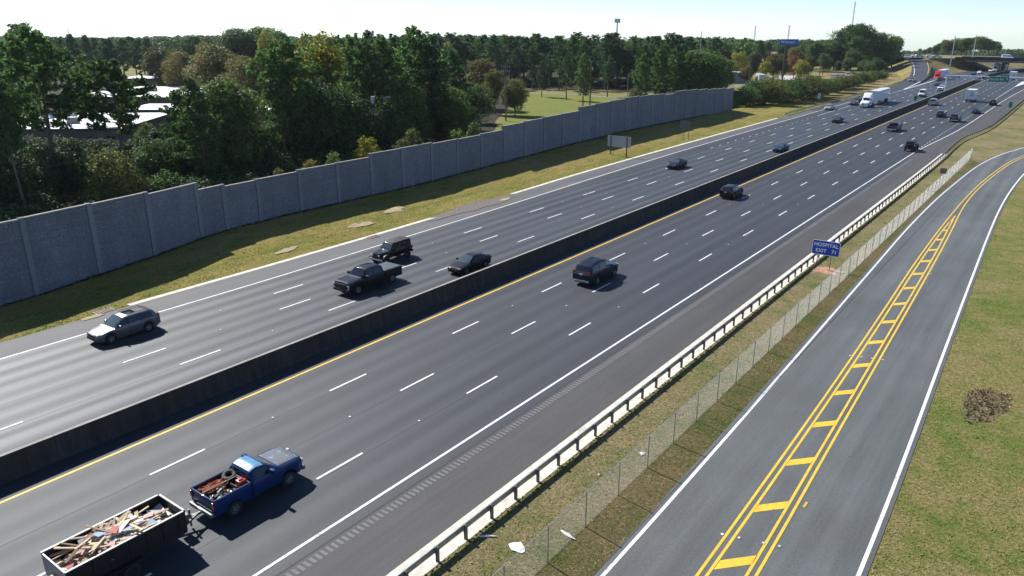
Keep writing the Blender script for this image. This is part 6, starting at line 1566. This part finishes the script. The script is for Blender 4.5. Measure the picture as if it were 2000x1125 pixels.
# weathered roof and hood skins (two thin panels hugging the body)
def skin(B, ta, tb, uw, mat, name, off=.006): return B.top_glass(ta, tb, name, uw, off).build(name, mat, bp, smooth=60)
hw = W / 2
BB = Body(L, [(0, 1.12), (.06, 1.24), (.3, 1.30), (1.4, 1.36), (1.5, 1.38), (2.15, 1.78), (2.55, 1.84), (CR - .35, 1.82), (CR - .08, 1.74), (CR, 1.64)], [(0, 1.05), (.1, 1.16), (.5, 1.24), (1.5, 1.28), (CR, 1.32)], [(0, hw * .84), (.06, hw * .92), (.3, hw * .98), (1, hw), (CR, hw)], [(0, hw * .72), (.1, hw * .80), (1.5, hw * .84), (2.15, hw * .72), (CR - .3, hw * .71), (CR, hw * .72)], [(0, .5), (CR, .44)], [], .4, .06)
skin(BB, .12, 1.44, .96, P_hood, 'hood'); skin(BB, 2.17, CR - .1, .97, P_roof, 'roof')
bm_o = bp.location.copy()
def inbed(x, y, z): return Vector((bm_o.x + x, bm_o.y + y, z))
# load in the bed
def ring(c, R0, r0, axis, name, mat, label, cat, n=20, k=8):
    m = MB(); ax = Vector(axis).normalized(); u = ax.cross(Vector((0, 1, 0.01))).normalized(); v = ax.cross(u)
    for i in range(n):
        a = 2 * math.pi * i / n; d = u * math.cos(a) + v * math.sin(a)
        for j in range(k):
            b = 2 * math.pi * j / k; p = d * (R0 + r0 * math.cos(b)) + ax * r0 * .8 * math.sin(b); m.v.append(tuple(p))
    for i in range(n):
        for j in range(k): m.f.append((i * k + j, i * k + (j + 1) % k, ((i + 1) % n) * k + (j + 1) % k, ((i + 1) % n) * k + j)); m.m.append(0)
    return tag(m.build(name, mat, None, tuple(c), smooth=60), label, cat)
M_oldrub = plain('dusty_rubber', (0.09, 0.085, 0.078), .9)
ring(inbed(-.50, -.75, 1.30), .27, .10, (.1, -.25, 1), 'loose_tyre', M_oldrub, 'dusty loose tyre lying at the front of the blue pickup bed', 'tyre')
M_cord = plain('orange_cord', (0.52, 0.14, 0.05), .7)
rs = random.Random(2); m = MB(); P = []
for k in range(110):
    a = k * .55; P.append((.26 * math.cos(a) * (1 + .4 * math.sin(k * .37)) + .05 * math.sin(k), .62 * math.sin(a * .9) * (1 + .2 * math.cos(k * .21)), .05 + .10 * abs(math.sin(k * .7))))
m.tube(P, .016, 5); tag(m.build('extension_cord', M_cord, None, tuple(inbed(-.42, -1.75, 1.08)), smooth=60), 'tangled orange cord heaped in the blue pickup bed', 'cord')
can = empty('fuel_can', inbed(.52, -.78, 1.12)); tag(can, 'red fuel can standing at the front of the blue pickup bed', 'can')
rbx(can, 'body', (0, 0, .17), (.36, .40, .34), plain('red_plastic', (0.50, 0.03, 0.03), .4), .05); m = MB(); m.tube([(-.05, .12, .33), (-.05, .2, .45)], .03, 6); m.build('spout', M_blackp, can); bx(can, 'handle', (.05, -.05, .37), (.05, .2, .05), M_blackp)
tag(rbx(None, 'toolbox', tuple(inbed(.1, -.5, 1.16)), (.5, .3, .26), M_dsteel, .02), 'dark metal toolbox behind the blue pickup cab', 'toolbox')
m = MB(); m.bar((0, -1.15, 0), (0, 1.15, 0), .07, .05); tag(m.build('steel_bar', M_blackp, None, tuple(inbed(-.12, -1.35, 1.30))), 'long black bar lying lengthwise over the load in the blue pickup bed', 'bar')
sc_m = [plain('scrap_' + n, c, .55, mt) for n, c, mt in (('dark', (0.06, .06, .06), .3), ('steel', (0.45, .45, .46), .7), ('dull', (0.16, .15, .14), .2), ('brass', (0.28, .2, .1), .4))]
for i in range(46):
    x = rs.uniform(-.05, .72); y = rs.uniform(-2.45, -.5); z = .84 + rs.uniform(.06, .36); M = Matrix.Rotation(rs.uniform(0, 3), 3, 'Z') @ Matrix.Rotation(rs.uniform(-.6, .6), 3, 'X')
    m = MB()
    if i % 3: m.box((0, 0, 0), (rs.uniform(.05, .16), rs.uniform(.12, .42), rs.uniform(.04, .14)), M=M)
    else: m.tube([(0, 0, 0), (rs.uniform(-.3, .3), rs.uniform(-.4, .4), rs.uniform(-.05, .15))], rs.uniform(.015, .05), 7)
    tag(m.build('scrap_metal', sc_m[i % 4], None, tuple(inbed(x, y, z))), 'piece of scrap metal in the heap on the right of the blue pickup bed', 'scrap', 'scrap metal in the pickup bed')
m = MB(); m.box((0, 0, 0), (1.5, 1.95, .22)); 
# trailer: box corners surveyed from the photograph at rim height
ZT = 1.75
c_fl = at(312.6, 968.5, ZT); c_fr = at(357.6, 996.4, ZT); c_rl = at(87.5, 1085.5, ZT)
TW = 2.05; TLn = math.hypot(c_fl[0] - c_rl[0], c_fl[1] - c_rl[1]); tx = bp.location.x; ty_f = (c_fl[1] + c_fr[1]) / 2
dt = empty('dump_trailer', ((c_fl[0] + c_fr[0]) / 2, ty_f - TLn / 2, 0)); tag(dt, 'black open dump trailer heaped with demolition debris behind the blue pickup', 'trailer')
M_tblack = plain('black_trailer_paint', (0.014, 0.014, 0.016), .45, .2); M_edge = plain('worn_trailer_rim', (0.26, 0.26, 0.25), .5, .4)
zf = .72
for sg in (1, -1):
    bx(dt, 'side_panel', (sg * TW / 2, 0, (ZT + zf) / 2), (.06, TLn, ZT - zf), M_tblack); bx(dt, 'top_rail', (sg * TW / 2, 0, ZT + .02), (.09, TLn + .06, .05), M_edge)
    m = MB()
    for k in range(7): m.box((sg * (TW / 2 + .05), -TLn / 2 + .3 + k * (TLn - .6) / 6, (ZT + zf) / 2), (.05, .08, ZT - zf))
    m.build('stake', M_tblack, dt)
    for yy in (-.75, .15): wheel_parts(dt, sg * (TW / 2 + .14), yy - .3, .36, .22, sg, 6, True)
    m = MB(); m.box((sg * (TW / 2 + .15), -.6, .80), (.30, 1.95, .04)); m.build('fender', M_tblack, dt)
bx(dt, 'front_panel', (0, TLn / 2, (ZT + zf) / 2), (TW, .06, ZT - zf), M_tblack); bx(dt, 'top_rail', (0, TLn / 2, ZT + .02), (TW + .09, .09, .05), M_edge)
bx(dt, 'tailgate', (0, -TLn / 2, (ZT + zf) / 2), (TW, .06, ZT - zf), M_edge); bx(dt, 'floor', (0, 0, zf - .04), (TW, TLn, .08), M_tblack); bx(dt, 'chassis', (0, 0, .55), (1.1, TLn - .2, .2), M_under)
m = MB(); hitch = bp.location.y - L / 2 - .15 - dt.location.y
m.bar((.5, TLn / 2, .58), (0, hitch - .2, .55), .08, .1); m.bar((-.5, TLn / 2, .58), (0, hitch - .2, .55), .08, .1); m.bar((0, hitch - .5, .55), (0, hitch + .1, .55), .1, .12); m.tube([(0, hitch - .6, .1), (0, hitch - .6, 1.0)], .05, 8); m.box((0, TLn / 2 + .35, .78), (.5, .4, .35)); m.build('drawbar', M_dsteel, dt)
# debris, every plank and board on its own
M_pl = [plain('plank_' + n, c, .8, var=.18, scale=3) for n, c in (('pine', (0.50, .36, .21)), ('grey', (0.36, .32, .27)), ('fresh', (0.62, .48, .30)), ('white', (0.68, .66, .62)), ('brick_red', (0.42, .15, .12)), ('blue_grey', (0.30, .36, .42)), ('pink', (0.56, .34, .31)), ('brown', (0.22, .14, .08)))]
rs = random.Random(11); dl = dt.location
WORD = ['tan pine plank', 'weathered grey plank', 'fresh yellow plank', 'white painted board', 'brick red board', 'blue grey board', 'pinkish board', 'dark brown plank']
rb_ = MB(); n1 = 15; n2 = 7
for i in range(n1 + 1):
    for j in range(n2 + 1):
        y = -TLn / 2 + .06 + (TLn - .12) * i / n1; x = -TW / 2 + .05 + (TW - .1) * j / n2
        u = i / n1; prof_ = .55 * math.exp(-((u - .48) / .30) ** 2) + .28; edge = 1 - .45 * abs(2 * j / n2 - 1) ** 2
        rb_.v.append((x, y, zf + prof_ * edge + rs.uniform(0, .10)))
for i in range(n1):
    for j in range(n2): a = i * (n2 + 1) + j; rb_.f.append((a, a + 1, a + n2 + 2, a + n2 + 1)); rb_.m.append(rs.choice((0, 1, 1, 2)))
tag(rb_.build('debris_heap', [M_pl[1], M_pl[3], M_pl[0]], None, tuple(dl)), kind='stuff')
for i in range(150):
    u = min(.97, max(.03, rs.gauss(.48, .24))); y = -TLn / 2 + TLn * u; x = rs.uniform(-.8, .8) * TW / 2
    z = zf + .40 + .62 * math.exp(-((u - .48) / .30) ** 2) * (1 - .4 * (2 * x / TW) ** 2) + rs.uniform(-.05, .16)
    k = rs.choices(range(8), (22, 10, 20, 26, 6, 6, 7, 3))[0]
    ln = rs.uniform(.5, 2.3) if k in (0, 1, 2, 7) else rs.uniform(.35, 1.1); wd = rs.uniform(.07, .16) if k in (0, 1, 2, 7) else rs.uniform(.18, .5)
    az = rs.gauss(.35, .75); tilt = rs.gauss(0, .16)
    ln = min(ln, 2 * (TLn / 2 - abs(y)) + .5)
    M = Matrix.Rotation(-az, 3, 'Z') @ Matrix.Rotation(tilt, 3, 'X') @ Matrix.Rotation(rs.uniform(-.35, .35), 3, 'Y')
    ex = abs(math.sin(az)) * ln / 2
    if abs(x) + ex > TW / 2 + .05: z = max(z, ZT + .08) if abs(tilt) < .3 and ln > 1.2 else z; x *= .35
    m = MB(); m.box((0, 0, 0), (wd, ln, .045 if k in (0, 1, 2, 7) else .025), M=M)
    tag(m.build('plank' if k in (0, 1, 2, 7) else 'board', M_pl[k], None, (dl.x + x, dl.y + y, z)), WORD[k] + ' in the debris heap of the dump trailer', 'plank' if k in (0, 1, 2, 7) else 'board', WORD[k] + 's in the debris heap')
# ---------------------------------------------------------------- the air: thin haze that greys the far woods
hz = bpy.data.materials.new('haze_air'); hz.use_nodes = True; ht = hz.node_tree
for n_ in list(ht.nodes):
    if n_.type == 'BSDF_PRINCIPLED': ht.nodes.remove(n_)
pv = ht.nodes.new('ShaderNodeVolumePrincipled'); pv.inputs['Color'].default_value = (0.80, 0.89, 1.0, 1); pv.inputs['Density'].default_value = 0.00006; pv.inputs['Anisotropy'].default_value = 0.3
ht.links.new(pv.outputs[0], ht.nodes['Material Output'].inputs['Volume'])
m = MB(); m.box((0, 0, -17), (6200, 6200, 134)); hb = m.build('haze', hz); hb['kind'] = 'stuff'
